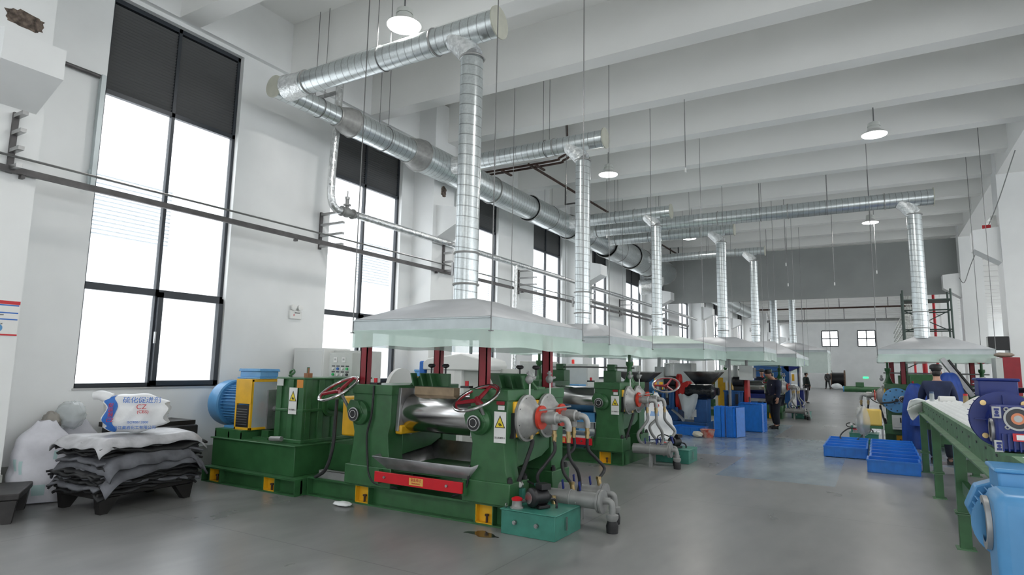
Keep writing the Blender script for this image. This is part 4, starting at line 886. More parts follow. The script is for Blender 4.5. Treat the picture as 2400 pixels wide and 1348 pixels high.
# crates standing on end
for i, (x, y, w_, r_) in enumerate(((-3.50, 16.65, .25, 0), (-3.22, 16.70, .25, -16))):
    n_ = 2
    for j in range(n_):
        crate((x+.02+j*.07, y+.05*j, .385), (R(0), R(-90), R(r_)), ('blue crate stood on end, left of the pair by the aisle', 'blue crate stood on end, nested in the left one of the pair', 'blue crate stood on end, right of the pair by the aisle', 'blue crate stood on end, nested in the right one of the pair')[i*2+j], 'blue crates stood on end', (1,.95,.80))
for j in range(3):
    crate((-3.12+.0, 18.75+.20*j, .775), (R(-90), 0, R(-8)), ('front crate of the upright blue stack beside the worker', 'middle crate of the upright blue stack beside the worker', 'rear crate of the upright blue stack beside the worker')[j], 'upright blue crate stack', (.86,1.48,.98))
for o in CM: bpy.data.objects.remove(o)
m = MB(); m.lathe([(0,.13),(.02,.135),(.19,.185),(.20,.195),(.185,.175),(.03,.12)], n=28); tag(m.build('plastic_basin', mat('worn_red_basin', (.50,.07,.04), .5, noise=.3, scale=9, col2=(.55,.42,.36)), loc=(-3.78, 16.45, 0)), 'worn red plastic basin on the floor between the blue crates', 'basin')
def crumple(name, c, r, mt, label, cat, sc=(1,1,.6), seed=1, amp=.35):
    rnd = random.Random(seed); P_ = [rnd.uniform(0,6) for _ in range(9)]; m = MB().ball((0,0,0), r, 32, 22, sc)
    def dsp(p): p = Vector(p)/r; return 1+amp*(.4*math.sin(4*p.x+P_[0])*math.sin(5*p.y+P_[1])+.35*abs(math.sin(6*p.z+3*p.x+P_[2]))+.3*abs(math.sin(9*p.y-5*p.z+P_[3]))-.2*abs(math.sin(13*p.x+8*p.z+P_[4]))+rnd.uniform(-.06,.06))
    m.v = [tuple(Vector(p)*dsp(p)) for p in m.v]; zz = min(p[2] for p in m.v); m.v = [(p[0],p[1],p[2]-zz) for p in m.v]
    return tag(m.build(name, mt, loc=c, ang=60), label, cat)
crumple('crumpled_rag', (-4.0, 16.3, 0), .11, mat('cream_rag', (.6,.58,.48), .9), 'cream rag ball beside the red basin', 'rag')
crumple('waste_scrap', (-5.62, 5.62, 0), .085, CLOTH, 'white paper scrap on the floor in front of the nearest mill', 'scrap', (1.4,.8,.25), 4)

# ================================================================ EXTRUDERS AND MID-GROUND
def hopper(name, x0, x1, z0, z1, y, bx0, bx1, label):
    t = thing(name, label, 'hopper', ((x0+x1)/2, y, z0)); cx = (x0+x1)/2; w2 = (x1-x0)/2; b2 = (bx1-bx0)/2; h = z1-z0
    m = MB(); m.add([(-w2,-w2*.7,h),(w2,-w2*.7,h),(w2,w2*.7,h),(-w2,w2*.7,h),(-b2,-b2*.8,0),(b2,-b2*.8,0),(b2,b2*.8,0),(-b2,b2*.8,0)], [(0,1,5,4),(1,2,6,5),(2,3,7,6),(3,0,4,7)]); m.build('cone', mat('dark_steel_hopper', (.10,.095,.09), .35, .6, noise=.2), t, solid=.01)
    m = MB(); 
    for a in ((-w2,w2,-w2*.7-.01,-w2*.7+.01),(-w2,w2,w2*.7-.01,w2*.7+.01),(-w2-.01,-w2+.01,-w2*.7,w2*.7),(w2-.01,w2+.01,-w2*.7,w2*.7)): m.box(*a, h-.01, h+.01)
    m.build('edge', STEEL, t); m = MB().box(-b2, b2, -b2*.8, b2*.8, -.35, 0); m.build('throat', BLACK, t); return t
def extruder(x, y, label, hop, lab2, full=True):
    t = thing('rubber_extruder', label, 'extruder', (x, y, 0))
    m = MB(); m.box(-.9 if full else -.5, .9 if full else .2, -.1, .8, 0, .28); m.box(-.85 if full else -.5, .1, 0, .7, .28, .66); m.build('base', MBLUE, t, bevel=.01)
    m = MB(); m.box(-.50, .02, -.10, .55, .62, 1.12); m.box(-.53, .05, -.13, .58, 1.08, 1.12)
    for k in range(3): m.box(-.50+k*.19, -.44+k*.19, -.14, -.10, .64, 1.08)
    m.build('gear_case', MBLUE, t, bevel=.01)
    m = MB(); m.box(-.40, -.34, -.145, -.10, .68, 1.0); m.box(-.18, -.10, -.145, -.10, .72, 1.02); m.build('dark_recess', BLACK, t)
    # upright red oval belt guard, edge-on to the hall
    m = MB(); pts = []
    for k in range(13): a = PI*k/12; pts.append((.20+.17*math.cos(a), 1.42+.17*math.sin(a)))
    for k in range(13): a = PI+PI*k/12; pts.append((.20+.26*math.cos(a), .84+.26*math.sin(a)))
    m.prism(pts, 'x', .05, .15); m.build('belt_guard', mat('red_guard_paint', (.46,.015,.012), .4), t, bevel=.01)
    m = MB().lathe([(0,.11),(.012,.11)], (.15,.20,.84), (1,0,0), 24); m.build('guard_hole', BLACK, t)
    m = MB(); m.lathe([(0,.10),(.03,.15),(.32,.15),(.34,.10)], (-.30,.10,1.38), (1,0,0), 22); m.box(-.25, .05, -.02, .2, 1.12, 1.24); m.build('black_motor', BLACK, t)
    m = MB(); m.box(-.56, -.30, .05, .30, 1.35, 1.78 if full else 1.5); m.lathe([(0,.07),(.34,.07),(.36,.03)], (-.20,.12,1.50), n=18); m.tube([(-.45,.1,1.78),(-.45,.1,2.05),(-.52,.1,2.10)], .05, 10); m.cyl((-.44,-.05,1.0), (-.44,-.05,1.4), .035, n=12); m.build('water_heater_unit', GREYC, t)
    m = MB(); m.box(-.12, .10, .05, .09, 1.86, 1.88); m.cyl((-.03,.07,1.5), (-.03,.07,1.92), .012, n=8); m.build('top_valve', STEEL, t)
    hopper('feed_hopper', *hop, lab2)
    if not full: return t
    m = MB(); m.cyl((.1,.4,1.12), (1.15,.4,1.12), .11, n=18); m.lathe([(0,.10),(.05,.20),(.75,.21),(.82,.13)], (.30,.05,1.12), (1,0,0), 24); m.build('wrapped_drum', mat('black_film_wrap', (.012,.013,.015), .12, noise=.3, scale=10, bump=.8), t)
    m = MB(); m.prism([(.16,1.02),(.22,1.32),(.40,1.40),(.46,1.34),(.30,1.02)], 'y', -.12, .25); m.build('red_cover', mat('red_guard_paint'), t, bevel=.02)
    m = MB().grid(lambda u, v: (.16+.55*u*(1-.35*v)+.1*v, -.16+.05*math.sin(7*u+3*v), 1.02-.62*v*(1-.3*abs(2*u-1))+.04*math.sin(9*u)), 14, 12); m.build('hanging_film', CLEAR, t, solid=.002)
    m = MB(); m.box(.45, .62, -.05, .1, .42, .62); m.build('junction_box', GREYC, t); m = MB(); m.box(.55,.9,0,.5,.28,.9); m.build('barrel_pedestal', MBLUE, t, bevel=.01)
    m = MB(); m.tube([(.0,-.2,.60),(.15,-.25,.50),(.32,-.28,.36)], .035, 6, smooth=False); m.lathe([(0,.05),(.02,.05)], (.33,-.29,.35), (0,-1,0), 16); m.build('steel_arm', STEEL, t)
    m = MB(); m.obox((-.22,-.2,.42), (.10,.08,.34), (0,R(18),0)); m.build('yellow_cylinder', YEL, t)
    return t
extruder(-4.93, 17.5, 'blue extruder with red oval guard behind the white sack', (-5.94, -4.90, 1.37, 1.63, 15.9, -5.66, -5.2), 'grey steel hopper right of the second mill, left one of two')
extruder(-3.42, 19.4, 'second blue extruder with red guard behind the upright crates', (-4.82, -3.83, 1.30, 1.66, 18.5, -4.54, -4.12), 'dark steel hopper under the third and fourth hoods, right one of two', False)
t = thing('pendant_control_box', 'grey pole carrying a white control box between the second extruder and the worker', 'control box', (-3.70, 19.0, 0))
MB().cyl((0,0,0), (0,0,2.10), .04, n=12).build('pole', PIPEG, t); MB().tube([(0,0,2.08),(.30,.1,2.14),(.45,.2,2.14)], .035, 8, smooth=False).build('arm', PIPEG, t); MB().cyl((.45,.2,2.14), (.45,.2,1.86), .04, n=12).build('drop_tube', PIPEG, t)
MB().box(.25, .62, .1, .38, 1.44, 1.86).build('control_box', GREYC, t, bevel=.01); MB().box(.63, .68, .12, .15, 1.5, 1.8).box(.63,.68,.34,.37,1.5,1.8).build('handle', PIPEG, t)
def cabinet(x0, x1, y0, y1, h, label, m_=GREYC, name='electrical_cabinet', z0=.0, beacon=False, door=True):
    t = thing(name, label, 'cabinet', (x0, y0, z0)); w_, d_ = x1-x0, y1-y0
    MB().box(0, w_, 0, d_, 0, h).build('body', m_, t, bevel=.006)
    if door:
        q = MB().box(.03, w_-.03, -.012, 0, .06, h-.05).build('door', m_, t, bevel=.003); MB().box(w_-.10, w_-.07, -.028, -.012, h*.5, h*.5+.12).build('handle', BLACK, q)
    if beacon: MB().lathe([(0,.035),(.10,.035),(.11,.02)], (w_*.5,d_*.4,h), n=14).build('beacon', mat('red_beacon', (.8,.03,.02), .3), t)
    return t
cabinet(-9.12, -8.35, 7.72, 8.35, 1.97, 'tall white cabinet behind the nearest blue motor', WHITEC)
cabinet(-8.30, -7.72, 7.9, 8.5, 1.93, 'narrow pale grey cabinet just right of the tall white one')
cabinet(-7.0, -5.96, 13.8, 14.5, 1.80, 'grey cabinet behind the second mill, with red beacon', beacon=True)
cabinet(-7.9, -7.1, 13.9, 14.5, 1.85, 'pale cabinet behind the nearest mill, left of the beacon one')
cabinet(-6.0, -5.12, 20.2, 20.9, 1.92, 'large grey cabinet behind the first blue extruder')
cabinet(-7.3, -6.85, 20.0, 20.4, 1.82, 'small grey cabinet with red beacon behind the left hopper', beacon=True)
cabinet(-4.9, -4.1, 22.6, 23.1, 1.72, 'grey cabinet behind the yellow box')
cabinet(-4.30, -3.86, 20.2, 20.7, 1.48, 'yellow welding machine box beside the grey pole', YEL, 'welding_machine')
t = cabinet(-6.55, -5.92, 13.2, 13.6, 1.32, 'blue boxed motor behind the rolls of the second mill', BLUE, 'blue_motor_box', door=False)
# button panel of the first mill
t = thing('button_cabinet', 'grey control box with rows of coloured buttons behind the green gearbox', 'control panel', (-7.5, 7.05, 0))
MB().box(0, .50, 0, .38, 1.34, 1.87).build('box', GREYC, t, bevel=.006); MB().box(.2, .3, .1, .3, 0, 1.34).build('stand', PIPEG, t)
for x in (.14, .32): 
    q = MB().box(x-.04, x+.04, -.008, 0, 1.72, 1.80).build('meter', WHITE, t); MB().box(x-.02, x+.02, -.010, -.008, 1.75, 1.78).build('meter_scale', CAST, q)
cols = [[WHITE, PBLU, WHITE, mat('green_button', (.02,.5,.12), .3)], [_m['green_button'], WHITE, WHITE, BLACK], [_m['green_button'], _m['green_button'], BLACK]]
for r_, row in enumerate(cols):
    for c_, mm in enumerate(row):
        x = .10+c_*.10+(.04 if r_ == 2 else 0); z = 1.62-r_*.09
        MB().lathe([(0,.022),(.02,.02)], (x,0,z), (0,-1,0), 14).build('button', mm, t); MB().box(x-.035, x+.035, -.003, 0, z+.033, z+.05).build('button_label', BLACK, t)
# blue-and-white domed machine behind
t = thing('domed_cabinet', 'white cabinet with curved roof and blue end behind the nearest mill', 'cabinet', (-7.22, 9.05, 0)); t.scale = (.93,.9,1)
MB().box(.12, .95, 0, .7, 0, 1.70).build('body', WHITEC, t, bevel=.01); MB().box(.2, .8, -.01, 0, .2, 1.62).build('door', WHITE, t)
m = MB(); pts = [(.0,1.62),(.03,1.76),(.15,1.83),(.95,1.92),(1.5,1.80),(1.55,1.70),(1.5,1.62)]; m.prism(pts, 'y', -.03, .75); m.build('curved_roof', WHITEC, t, bevel=.02)
MB().box(-.05, .06, -.04, .7, 1.45, 1.78).build('blue_end', PBLU, t, bevel=.03); MB().box(.3, .45, -.015, -.01, 1.52, 1.56).build('red_label', PRED, t); MB().prism([(.36,1.44),(.42,1.44),(.39,1.49)], 'y', -.015, -.01).build('yellow_mark', SIGNY, t)
MB().box(.95, 1.5, .1, .65, 0, 1.62).build('side_body', GREYC, t)
t = cabinet(-6.0, -5.45, 9.55, 10.1, 1.66, 'grey cabinet with a small window behind the nearest mill'); MB().box(.12, .38, -.02, -.01, 1.2, 1.55).build('window', BLACK, t); MB().box(.16, .26, -.025, -.02, 1.3, 1.48).build('red_notice', PRED, t)
# white sacks
def sack(loc, rz, L_, W_, T_, label, m_=SACK, tilt=0, seed=1, group=None, neck=True, prt=None, point=0):
    rnd = random.Random(seed); ph = [rnd.uniform(0,6) for _ in range(6)]
    def fn(u, v):
        z = u*L_; a = 2*PI*v; w_ = W_/2*(.80+.28*math.sin(PI*min(1,u*1.1))**.7); th = T_/2*max(.12, math.sin(PI*(.12+.83*u))**.6)
        if neck: w_ *= 1-.55*max(0, (u-.75)/.25)**1.3
        if point: w_ = W_/2*(1-.93*max(0,(u-.18)/.82)**1.15); th = T_/2*(1-.8*u)
        r1 = 1+.035*math.sin(5*a+9*u+ph[0])+.03*math.sin(23*u+3*a+ph[1])
        ca, sa = math.cos(a), math.sin(a); e = .7
        return (w_*math.copysign(abs(ca)**e, ca)*r1, th*math.copysign(abs(sa)**e, sa)*r1+.02*math.sin(12*u+ph[2]), z+.012*math.sin(6*a+ph[3])*u)
    m = MB().grid(fn, 30, 36); m.add([fn(0, j/36) for j in range(36)], [tuple(range(35,-1,-1))]); m.add([fn(1, j/36) for j in range(36)], [tuple(range(36))])
    o = m.build('sack', m_, loc=loc, ang=80); o.rotation_euler = (tilt, 0, rz); tag(o, label, 'sack', group)
    if prt:
        for (a0, a1, b0, b1, pm) in prt:
            q = MB().grid(lambda u, v: tuple(Vector(fn(a0+(a1-a0)*u, b0+(b1-b0)*v))+Vector((0,-.004,0))), 6, 6); q.build('print_mark', pm, o)
    return o
tealp = mat('faded_teal_print', (.42,.58,.58), .7)
s1 = sack((-8.62, 3.66, .0), R(62), .96, .56, .34, 'large white woven sack with faded teal print leaning by the left pilaster', tilt=R(-14), seed=3, prt=((.38,.52,.62,.65,tealp),(.34,.50,.67,.69,tealp),(.08,.2,.74,.78,tealp),(.5,.6,.80,.82,tealp)))
sack((-8.85, 4.16, .0), R(70), .92, .52, .28, 'white woven sack behind the leaning one, near the grey sheet stack', tilt=R(-12), seed=5, prt=((.4,.6,.6,.66,tealp),))
crumple('plastic_bundle', (-8.93, 4.08, .80), .18, CLEAR, 'crumpled clear plastic bundle on top of the white sacks', 'plastic film', (1.1,.8,.9), 8, .25)
crumple('plastic_bundle', (-8.98, 3.90, .80), .11, mat('grey_brown_film', (.3,.28,.25), .5), 'small grey brown film scrap behind the leaning sack', 'plastic film', (1.3,.8,.9), 9, .3)
wsk = sack((-4.72, 15.2, 0), R(25), 1.12, .95, .36, 'white pointed sack standing beside the second mill, with small blue print', mat('white_film_sack', (.75,.76,.76), .4, noise=.06, bump=.4), tilt=R(-4), seed=11, point=1, prt=((.50,.60,.68,.76,mat('pale_blue_print', (.25,.40,.65), .6)),(.70,.75,.72,.78,PRED)))
# ================================================================ RUBBER SHEET STACK
def pallet(loc, rz, L_, W_, label, h=.26, m_=WOODD):
    t = thing('skid_pallet', label, 'pallet', loc, rz)
    MB().box(-L_/2, L_/2, -W_/2, W_/2, h-.07, h).build('deck', m_, t, bevel=.015)
    for sx in (-1, 1):
        for sy in (-1, 1):
            MB().prism([(sx*(L_/2-.02),h-.07),(sx*(L_/2-.05),0),(sx*(L_/2-.13),0),(sx*(L_/2-.26),h-.07)], 'y', sy*(W_/2-.045)-.045, sy*(W_/2-.045)+.045).build('leg', m_, t)
    return t
RS = R(38)
sc_ = Vector((-7.86, 4.30, 0)); SR = R(95)
pallet(sc_, SR, 1.20, .78, 'dark skid pallet under the tall stack of rubber sheets', .24)
cs, sn = math.cos(SR), math.sin(SR)
def sheet(i, z, L_, W_, th, amp, m_, label, dx=0, dy=0, rz=0, group='rubber sheets piled on the skid', name='rubber_sheet', droop=.05):
    rnd = random.Random(i*13+5); p = [rnd.uniform(0,6) for _ in range(6)]; e0 = [rnd.uniform(-.018,.018) for _ in range(24)]
    def fn(u, v):
        x = (u-.5)*L_+e0[int(v*11)]*(1 if u in (0,1) else 0); y = (v-.5)*W_+e0[12+int(u*11)]*(1 if v in (0,1) else 0)
        du, dv = abs(2*u-1), abs(2*v-1)
        return (x, y, amp*(math.sin(6*u+p[0])*.5+math.sin(9*v+5*u+p[1])*.35)*(.4+du*dv*1.4)-droop*(max(0,du-.72)/.28)**2-droop*.8*(max(0,dv-.75)/.25)**2+.010*math.sin(24*u+p[2])*(dv**6)+.010*math.sin(18*v+p[3])*(du**6)+.03*math.sin(3.3*u+i*.2)*dv**2*math.sin(i*.5))
    m = MB().grid(fn, 36, 24); o = m.build(name, m_, solid=th, ang=70); o.location = (sc_.x+dx, sc_.y+dy, z); o.rotation_euler = (0,0,SR+rz); return tag(o, label, 'rubber sheet' if name == 'rubber_sheet' else 'plastic sheet', group)
rnd = random.Random(3); NS = 19
ordn = ['lowest','second','third','fourth','fifth','sixth','seventh','eighth','ninth','tenth','eleventh','twelfth','thirteenth','fourteenth','fifteenth','sixteenth','seventeenth','eighteenth','topmost']
for i in range(NS):
    z = .262+i*.0265+(.03 if i > 11 else 0); grey = i in (2, 9, 10, 12, 13)
    sheet(i, z, 1.28+rnd.uniform(-.08,.06), (.86 if i not in (10,13) else 1.0)+rnd.uniform(-.06,.04), .025, .02+.0012*i, GREYR if grey else BLACKR, '%s rubber sheet %s the pile on the dark skid, %s' % (ordn[i], 'up' if i else 'in', 'powdered grey' if grey else 'dusty black'), rnd.uniform(-.03,.03), rnd.uniform(-.03,.03), R(rnd.uniform(-3,3)), droop=.035 if i not in (10,13) else .15)
sheet(60, .825, 1.36, .93, .012, .035, mat('white_grey_film', (.46,.46,.48), .35, noise=.15, scale=7, bump=.6), 'crinkled whitish film sheet covering the rubber pile', 0, 0, 0, None, 'cover_film', .12)
bg_ = thing('chemical_bag', 'white bag with blue stripe and red CZ lettering lying on the rubber pile', 'bag', (sc_.x+.10, sc_.y-.03, .845), R(50)); bg_.scale = (1.3,1.3,1.28)
def bagf(u, v):
    a = 2*PI*v; x = (u-.5)*.50; prof = .5+.5*math.sin(PI*min(1,max(0,(u*.92+.04))))**.5; ca, sa = math.cos(a), math.sin(a)
    hgt = .17*prof*(1+.12*math.sin(3*u+1)); dep = .13*prof
    return (x+.02*math.sin(5*a), dep*math.copysign(abs(ca)**.75, ca)*(1+.04*math.sin(20*u+4*a)), .17+hgt*math.copysign(abs(sa)**.8, sa)*(1+.05*math.sin(13*u)))
BAGM = mat('white_bag_film', (.80,.81,.82), .35, noise=.05, scale=8, bump=.5)
m = MB().grid(bagf, 30, 32); m.add([bagf(0, j/32) for j in range(32)], [tuple(range(31,-1,-1))]); m.add([bagf(1, j/32) for j in range(32)], [tuple(range(32))]); m.build('bag_body', BAGM, bg_, ang=80)
m = MB(); m.tube([(-.22,-.02,.30),(-.30,-.02,.335),(-.36,-.02,.33)], lambda u: .055-.02*u, 12); m.build('twisted_neck', BAGM, bg_)
m = MB().grid(lambda u, v: tuple(Vector(bagf(.02+.17*u, .30+.40*v))+Vector((0,-.006,0))), 8, 16); m.build('blue_stripe', PBLU, bg_)
RB = (R(90), 0, 0)
text('bag_text', '硫化促进剂', .062, PBLU, bg_, (.06,-.150,.295), (R(78),0,0), .002); text('bag_text', 'CZ', .062, PRED, bg_, (.06,-.158,.235), (R(88),0,0), .002); text('bag_text', '(CBS)', .040, PRED, bg_, (.075,-.160,.19), RB, .002)
text('bag_text', 'ISO9001:2000', .030, PBLU, bg_, (.04,-.155,.095), (R(96),0,0), .002); text('bag_text', '浙江黄岩化工有限公司', .034, PBLU, bg_, (.02,-.145,.045), (R(100),0,0), .002)
text('stripe_text', '促\n进\n剂\nCZ', .045, PRED, bg_, (-.185,-.142,.18), (R(90),0,R(-6)), .003)
# skid at the left edge and dark pallet behind
pallet((-8.35, 2.86, 0), R(60), 1.1, .8, 'dark skid with worn grey top cut by the left edge of the picture', .30, mat('worn_black_pallet', (.022,.020,.020), .5, noise=.4))
pallet((-8.35, 2.80, -.0), R(60), 1.0, .7, 'lower dark skid nested under the one at the left edge', .15)
m = MB().box(-.5, .5, -.3, .3, 0, .06); o = m.build('dark_board', WOODD, loc=(-8.78, 5.0, .80)); o.rotation_euler = (0,0,R(90)); tag(o, 'dark board seen behind the rubber pile against the wall', 'board')
t = thing('rear_pile', 'dark pile with plastic scraps behind the rubber sheet stack', 'pile', (-8.7, 5.0, 0)); MB().box(-.3,.3,-.5,.5,0,.80).build('stacked_sheets', BLACKR, t, bevel=.02)
crumple('plastic_scrap', (-8.6, 4.65, .86), .13, CLEAR, 'clear plastic scrap on the dark board behind the pile', 'plastic film', (1.2,.8,.8), 15, .3)
crumple('plastic_scrap', (-8.62, 5.05, .86), .10, CLEAR, 'small clear film scrap nearer the white bag', 'plastic film', (1.2,1,.7), 16, .3)

# ================================================================ RIGHT SIDE: GREEN TABLE, GEARMOTORS
t = thing('roller_table', 'long green steel conveyor table along the right side', 'conveyor table', (.68, 2.2, 0))
m = MB(); m.box(0, .012, 0, 11.2, 1.046, 1.212); m.box(-.07, .014, -.002, 11.202, 1.03, 1.045); m.box(-.002, .07, -.002, 11.202, 1.213, 1.224); m.build('side_channel', DGREEN, t)
m = MB(); m.box(.72, .732, 0, 11.2, 1.04, 1.212); m.box(.66, .734, -.002, 11.202, 1.213, 1.224); m.build('side_channel', DGREEN, t)
m = MB(); m.box(.07, .66, 0, 11.2, 1.15, 1.165); m.build('table_bed', PAN, t)
for i, y in enumerate((5.5, 8.38, 11.0)):
    for x in (-.04, .66):
        l = MB().box(x, x+.10, y, y+.10, 0, 1.03).build('leg', GREEN, t, bevel=.004)
        MB().box(x-.03, x+.13, y-.03, y+.13, 0, .012).box(x-.02, x+.12, y-.02, y+.12, .33, .342).box(x-.02, x+.12, y-.02, y+.12, .348, .36).build('foot_plate', DGREEN, l)
    MB().box(.06, .66, y+.02, y+.08, .74, .86).build('cross_beam', GREEN, t)
MB().box(0.0, .05, .3, 5.4, .55, .67).build('long_rail', GREEN, t); MB().box(.66, .72, .3, 11.1, .62, .72).build('long_rail', GREEN, t)
for k in range(22):
    for dz in (1.17, 1.08):
        if dz < 1.1 and k % 2: continue
        MB().box(-.004, 0.002, .7+k*.48, .76+k*.48, dz-.009, dz+.009).build('slot', BLACK, t)
m = MB().grid(lambda u, v: (.02+.62*v, .9+9.9*u, 1.20+.035*abs(math.sin(31*v))*(.6+.4*math.sin(3*u))+.05*math.sin(PI*v)), 60, 40); o = m.build('white_cloth_strips', CLOTH, loc=(.70, 2.6, .0), solid=.006, ang=70); tag(o, 'pleated white cloth lying along the top of the green table', 'cloth')
m = MB().grid(lambda u, v: (-.10+.30*u-.08*math.sin(PI*v)*(1-u), -.12+.5*u+.03*math.sin(9*v), .26-.34*v*(1-.5*u)+.025*math.sin(12*v+5*u)), 14, 18); o = m.build('draped_cloth_end', CLOTH, loc=(.62, 12.9, 1.0), solid=.02, ang=70); tag(o, 'bunched white cloth hanging over the far corner of the green table', 'cloth')
m = MB().grid(lambda u, v: (0+.01*math.sin(8*v), .55*u, -.30*v*(1-.4*u)+.02*math.sin(6*u)), 8, 8); o = m.build('hanging_cloth', CLOTH, loc=(.655, 4.0, 1.21), solid=.004); tag(o, 'white cloth flap hanging over the table side by the blue gearmotor', 'cloth')
def bottle(x, y, z, cm, lm, label):
    t = thing('plastic_bottle', label, 'bottle', (x, y, z)); MB().lathe([(0,.035),(.11,.035),(.13,.03)], n=16).build('body', lm, t); MB().lathe([(.13,.03),(.16,.03)], n=14).build('cap', cm, t)
bottle(.80, 12.6, 1.255, mat('blue_grey_cap', (.05,.10,.2), .4), CLEAR, 'clear bottle with dark cap on the table, left of the white roll')
bottle(1.18, 11.8, 1.255, PRED, mat('amber_bottle', (.35,.25,.1), .2, alpha=.8), 'clear bottle with red cap on the table in front of the worker')
t = thing('cloth_roll', 'roll of white sheet lying on the table between the two bottles', 'roll', (.98, 12.3, 1.30)); MB().lathe([(-.11,.055),(.11,.055),(.11,.035),(-.11,.035),(-.11,.055)], (0,0,0), (1,.25,0), 22, False).build('roll', WHITE, t)
m = MB().grid(lambda u, v: (.62*u, 1.2*v, .17*math.sin(PI*u)*(.6+.4*v)), 14, 8); o = m.build('curved_white_sheet', WHITE, loc=(1.0, 9.6, 1.26), solid=.008); tag(o, 'curved white sheet lying on the table behind the dark blue gearmotor', 'sheet')
# upper worm gearmotor
t = thing('worm_gearmotor', 'dark blue gearmotor with round flange at the near end of the green table', 'gearmotor', (.425, 3.08, 1.53)); t.scale = (.70,.70,.70)
m = MB(); m.lathe([(.0,.155),(.018,.155),(.018,.13),(.04,.13),(.04,.158),(.10,.15),(.12,.13)], (0,0,0), (0,1,0), 44); m.lathe([(.12,.115),(.40,.115),(.42,.09)], (0,0,0), (0,1,0), 30)
for k in range(24):
    a = 2*PI*k/24; m.obox((.118*math.cos(a), .27, .118*math.sin(a)), (.004,.26,.02), (0,PI/2-a,0))
m.build('motor_flange', NAVY, t)
m = MB(); 
for k in range(4): a = PI/4+k*PI/2; m.obox((.085*math.cos(a+PI/4), -.012, .085*math.sin(a+PI/4)), (.10,.022,.006), (0,-a-PI/4,0))
m.lathe([(0,.085),(-.03,.075)][::-1], (0,0,0), (0,1,0), 28); m.build('flange_ribs', NAVY, t)
for k in range(4):
    a = PI/4+k*PI/2; MB().lathe([(0,.015),(.014,.015)], (.128*math.cos(a),0,.128*math.sin(a)), (0,-1,0), 12).build('flange_bolt', BRASS, t)
MB().box(-.085, .10, .16, .34, .12, .22).box(-.095,.11,.15,.35,.21,.228).build('terminal_box', NAVY, t, bevel=.008)
n_par = t; t = bpy.data.objects.new('worm_reducer', None); COL.objects.link(t); t.parent = n_par; t.location = (-.033, 0, .05)
m = MB(); m.box(-.035, .17, -.22, -.03, -.20, .035); m.build('worm_case', NAVY, t, bevel=.012)
m = MB()
for k in range(8): m.box(-.015+k*.024, -.008+k*.024, -.24, -.22, -.20, -.11)
m.build('cooling_fins', NAVY, t)
for c_, ax_ in (((.06,-.222,-.03), (0,-1,0)),):
    m = MB(); m.lathe([(0,.062),(.008,.062),(.008,.052),(-.002,.05)], c_, ax_, 32, False)
    for k in range(4):
        a = PI/4+k*PI/2; m.ring((c_[0]+.066*math.cos(a), c_[1]-.004, c_[2]+.066*math.sin(a)), (0,1,0), .009, .004, 14, 5)
    m.build('output_ring', CAST, t); MB().lathe([(0,.05),(.002,.05)], c_, ax_, 28).build('seal', BLACK, t); MB().lathe([(.002,.030),(.005,.030)], c_, ax_, 24).build('copper_cap', mat('copper_cap', (.45,.16,.08), .4, .5), t); MB().lathe([(.005,.018),(.007,.018)], c_, ax_, 20).build('centre_plate', CAST, t)
m = MB(); m.lathe([(0,.062),(.012,.062),(.012,.045)], (-.036,-.12,-.10), (-1,0,0), 30, False); m.lathe([(0,.045),(.004,.045)], (-.036,-.12,-.10), (-1,0,0), 28); m.build('side_bore', CAST, t)
for z in (.0, -.175):
    m = MB(); m.box(-.048, -.01, -.235, -.22, z-.03, z+.03); f_ = m.build('foot_pad', CAST, t); MB().box(-.040, -.018, -.237, -.234, z-.022, z-.010).box(-.040,-.018,-.237,-.234,z+.010,z+.022).build('pad_slot', NAVY, f_); MB().lathe([(0,.009),(.003,.009)], (-.029,-.235,z), (0,-1,0), 12).build('pad_hole', NAVY, f_)
m = MB(); m.box(.03, .11, -.2415, -.2405, -.145, -.105); n_ = m.build('name_plate', PRED, t); MB().box(.045, .11, -.2425, -.2415, -.138, -.112).build('plate_panel', WHITE, n_)
t = n_par
MB().tube([(.11,.25,.16),(.16,.2,.16),(.25,.2,.13)], .016, 8).build('cable', BLACK, t); MB().box(.12,.17,.12,.2,.09,.12).build('yellow_tag', YEL, t)
MB().box(-.06, .40, -.2, .2, -.175, -.16).box(.262, .398, -.3, .198, -.46, -.1755).build('mounting_plate', DGREEN, t)
# lower light blue gear reducer
t = thing('gear_reducer_motor', 'light blue gear reducer with finned motor below the dark blue gearmotor', 'gearmotor', (.375, 2.66, 1.19))
m = MB(); m.box(-.075, .20, -.20, .02, -.34, .145); m.build('case', BLUE, t, bevel=.03)
m = MB()
for k in range(6):
    z = .08-k*.07; m.box(.0, .19, -.212, -.20, z-.008, z+.008); m.box(.0+.03*(k % 2), .015+.03*(k % 2), -.212, -.2, z-.06, z)
for z in (.03, -.06, -.16): m.ring((.04,-.202,z), (0,1,0), .016, .005, 16, 5)
m.build('cast_ribs', BLUE, t)
m = MB(); m.lathe([(0,.085),(.014,.085),(.014,.062)], (-.076,-.04,.03), (-1,0,0), 32, False); m.build('bore_ring', CAST, t); MB().lathe([(0,.062),(.004,.062)], (-.076,-.04,.03), (-1,0,0), 28).build('bore', mat('dark_bronze', (.09,.06,.035), .5), t)
m = MB(); m.lathe([(0,.085),(.30,.082)], (.02,.05,.005), (0,1,0), 28)
for k in range(26): a = 2*PI*k/26; m.obox((.02+.090*math.cos(a), .22, .005+.090*math.sin(a)), (.004,.26,.022), (0,PI/2-a,0))
m.lathe([(-.02,.12),(.05,.09)], (.0,.02,.02), (0,1,0), 28); m.build('finned_motor', BLUE, t)
m = MB().lathe([(0,.116),(.09,.116),(.11,.09)], (.02,.36,.005), (0,1,0), 8); m.build('octagonal_cowl', BLUE, t, bevel=.006, ang=20)
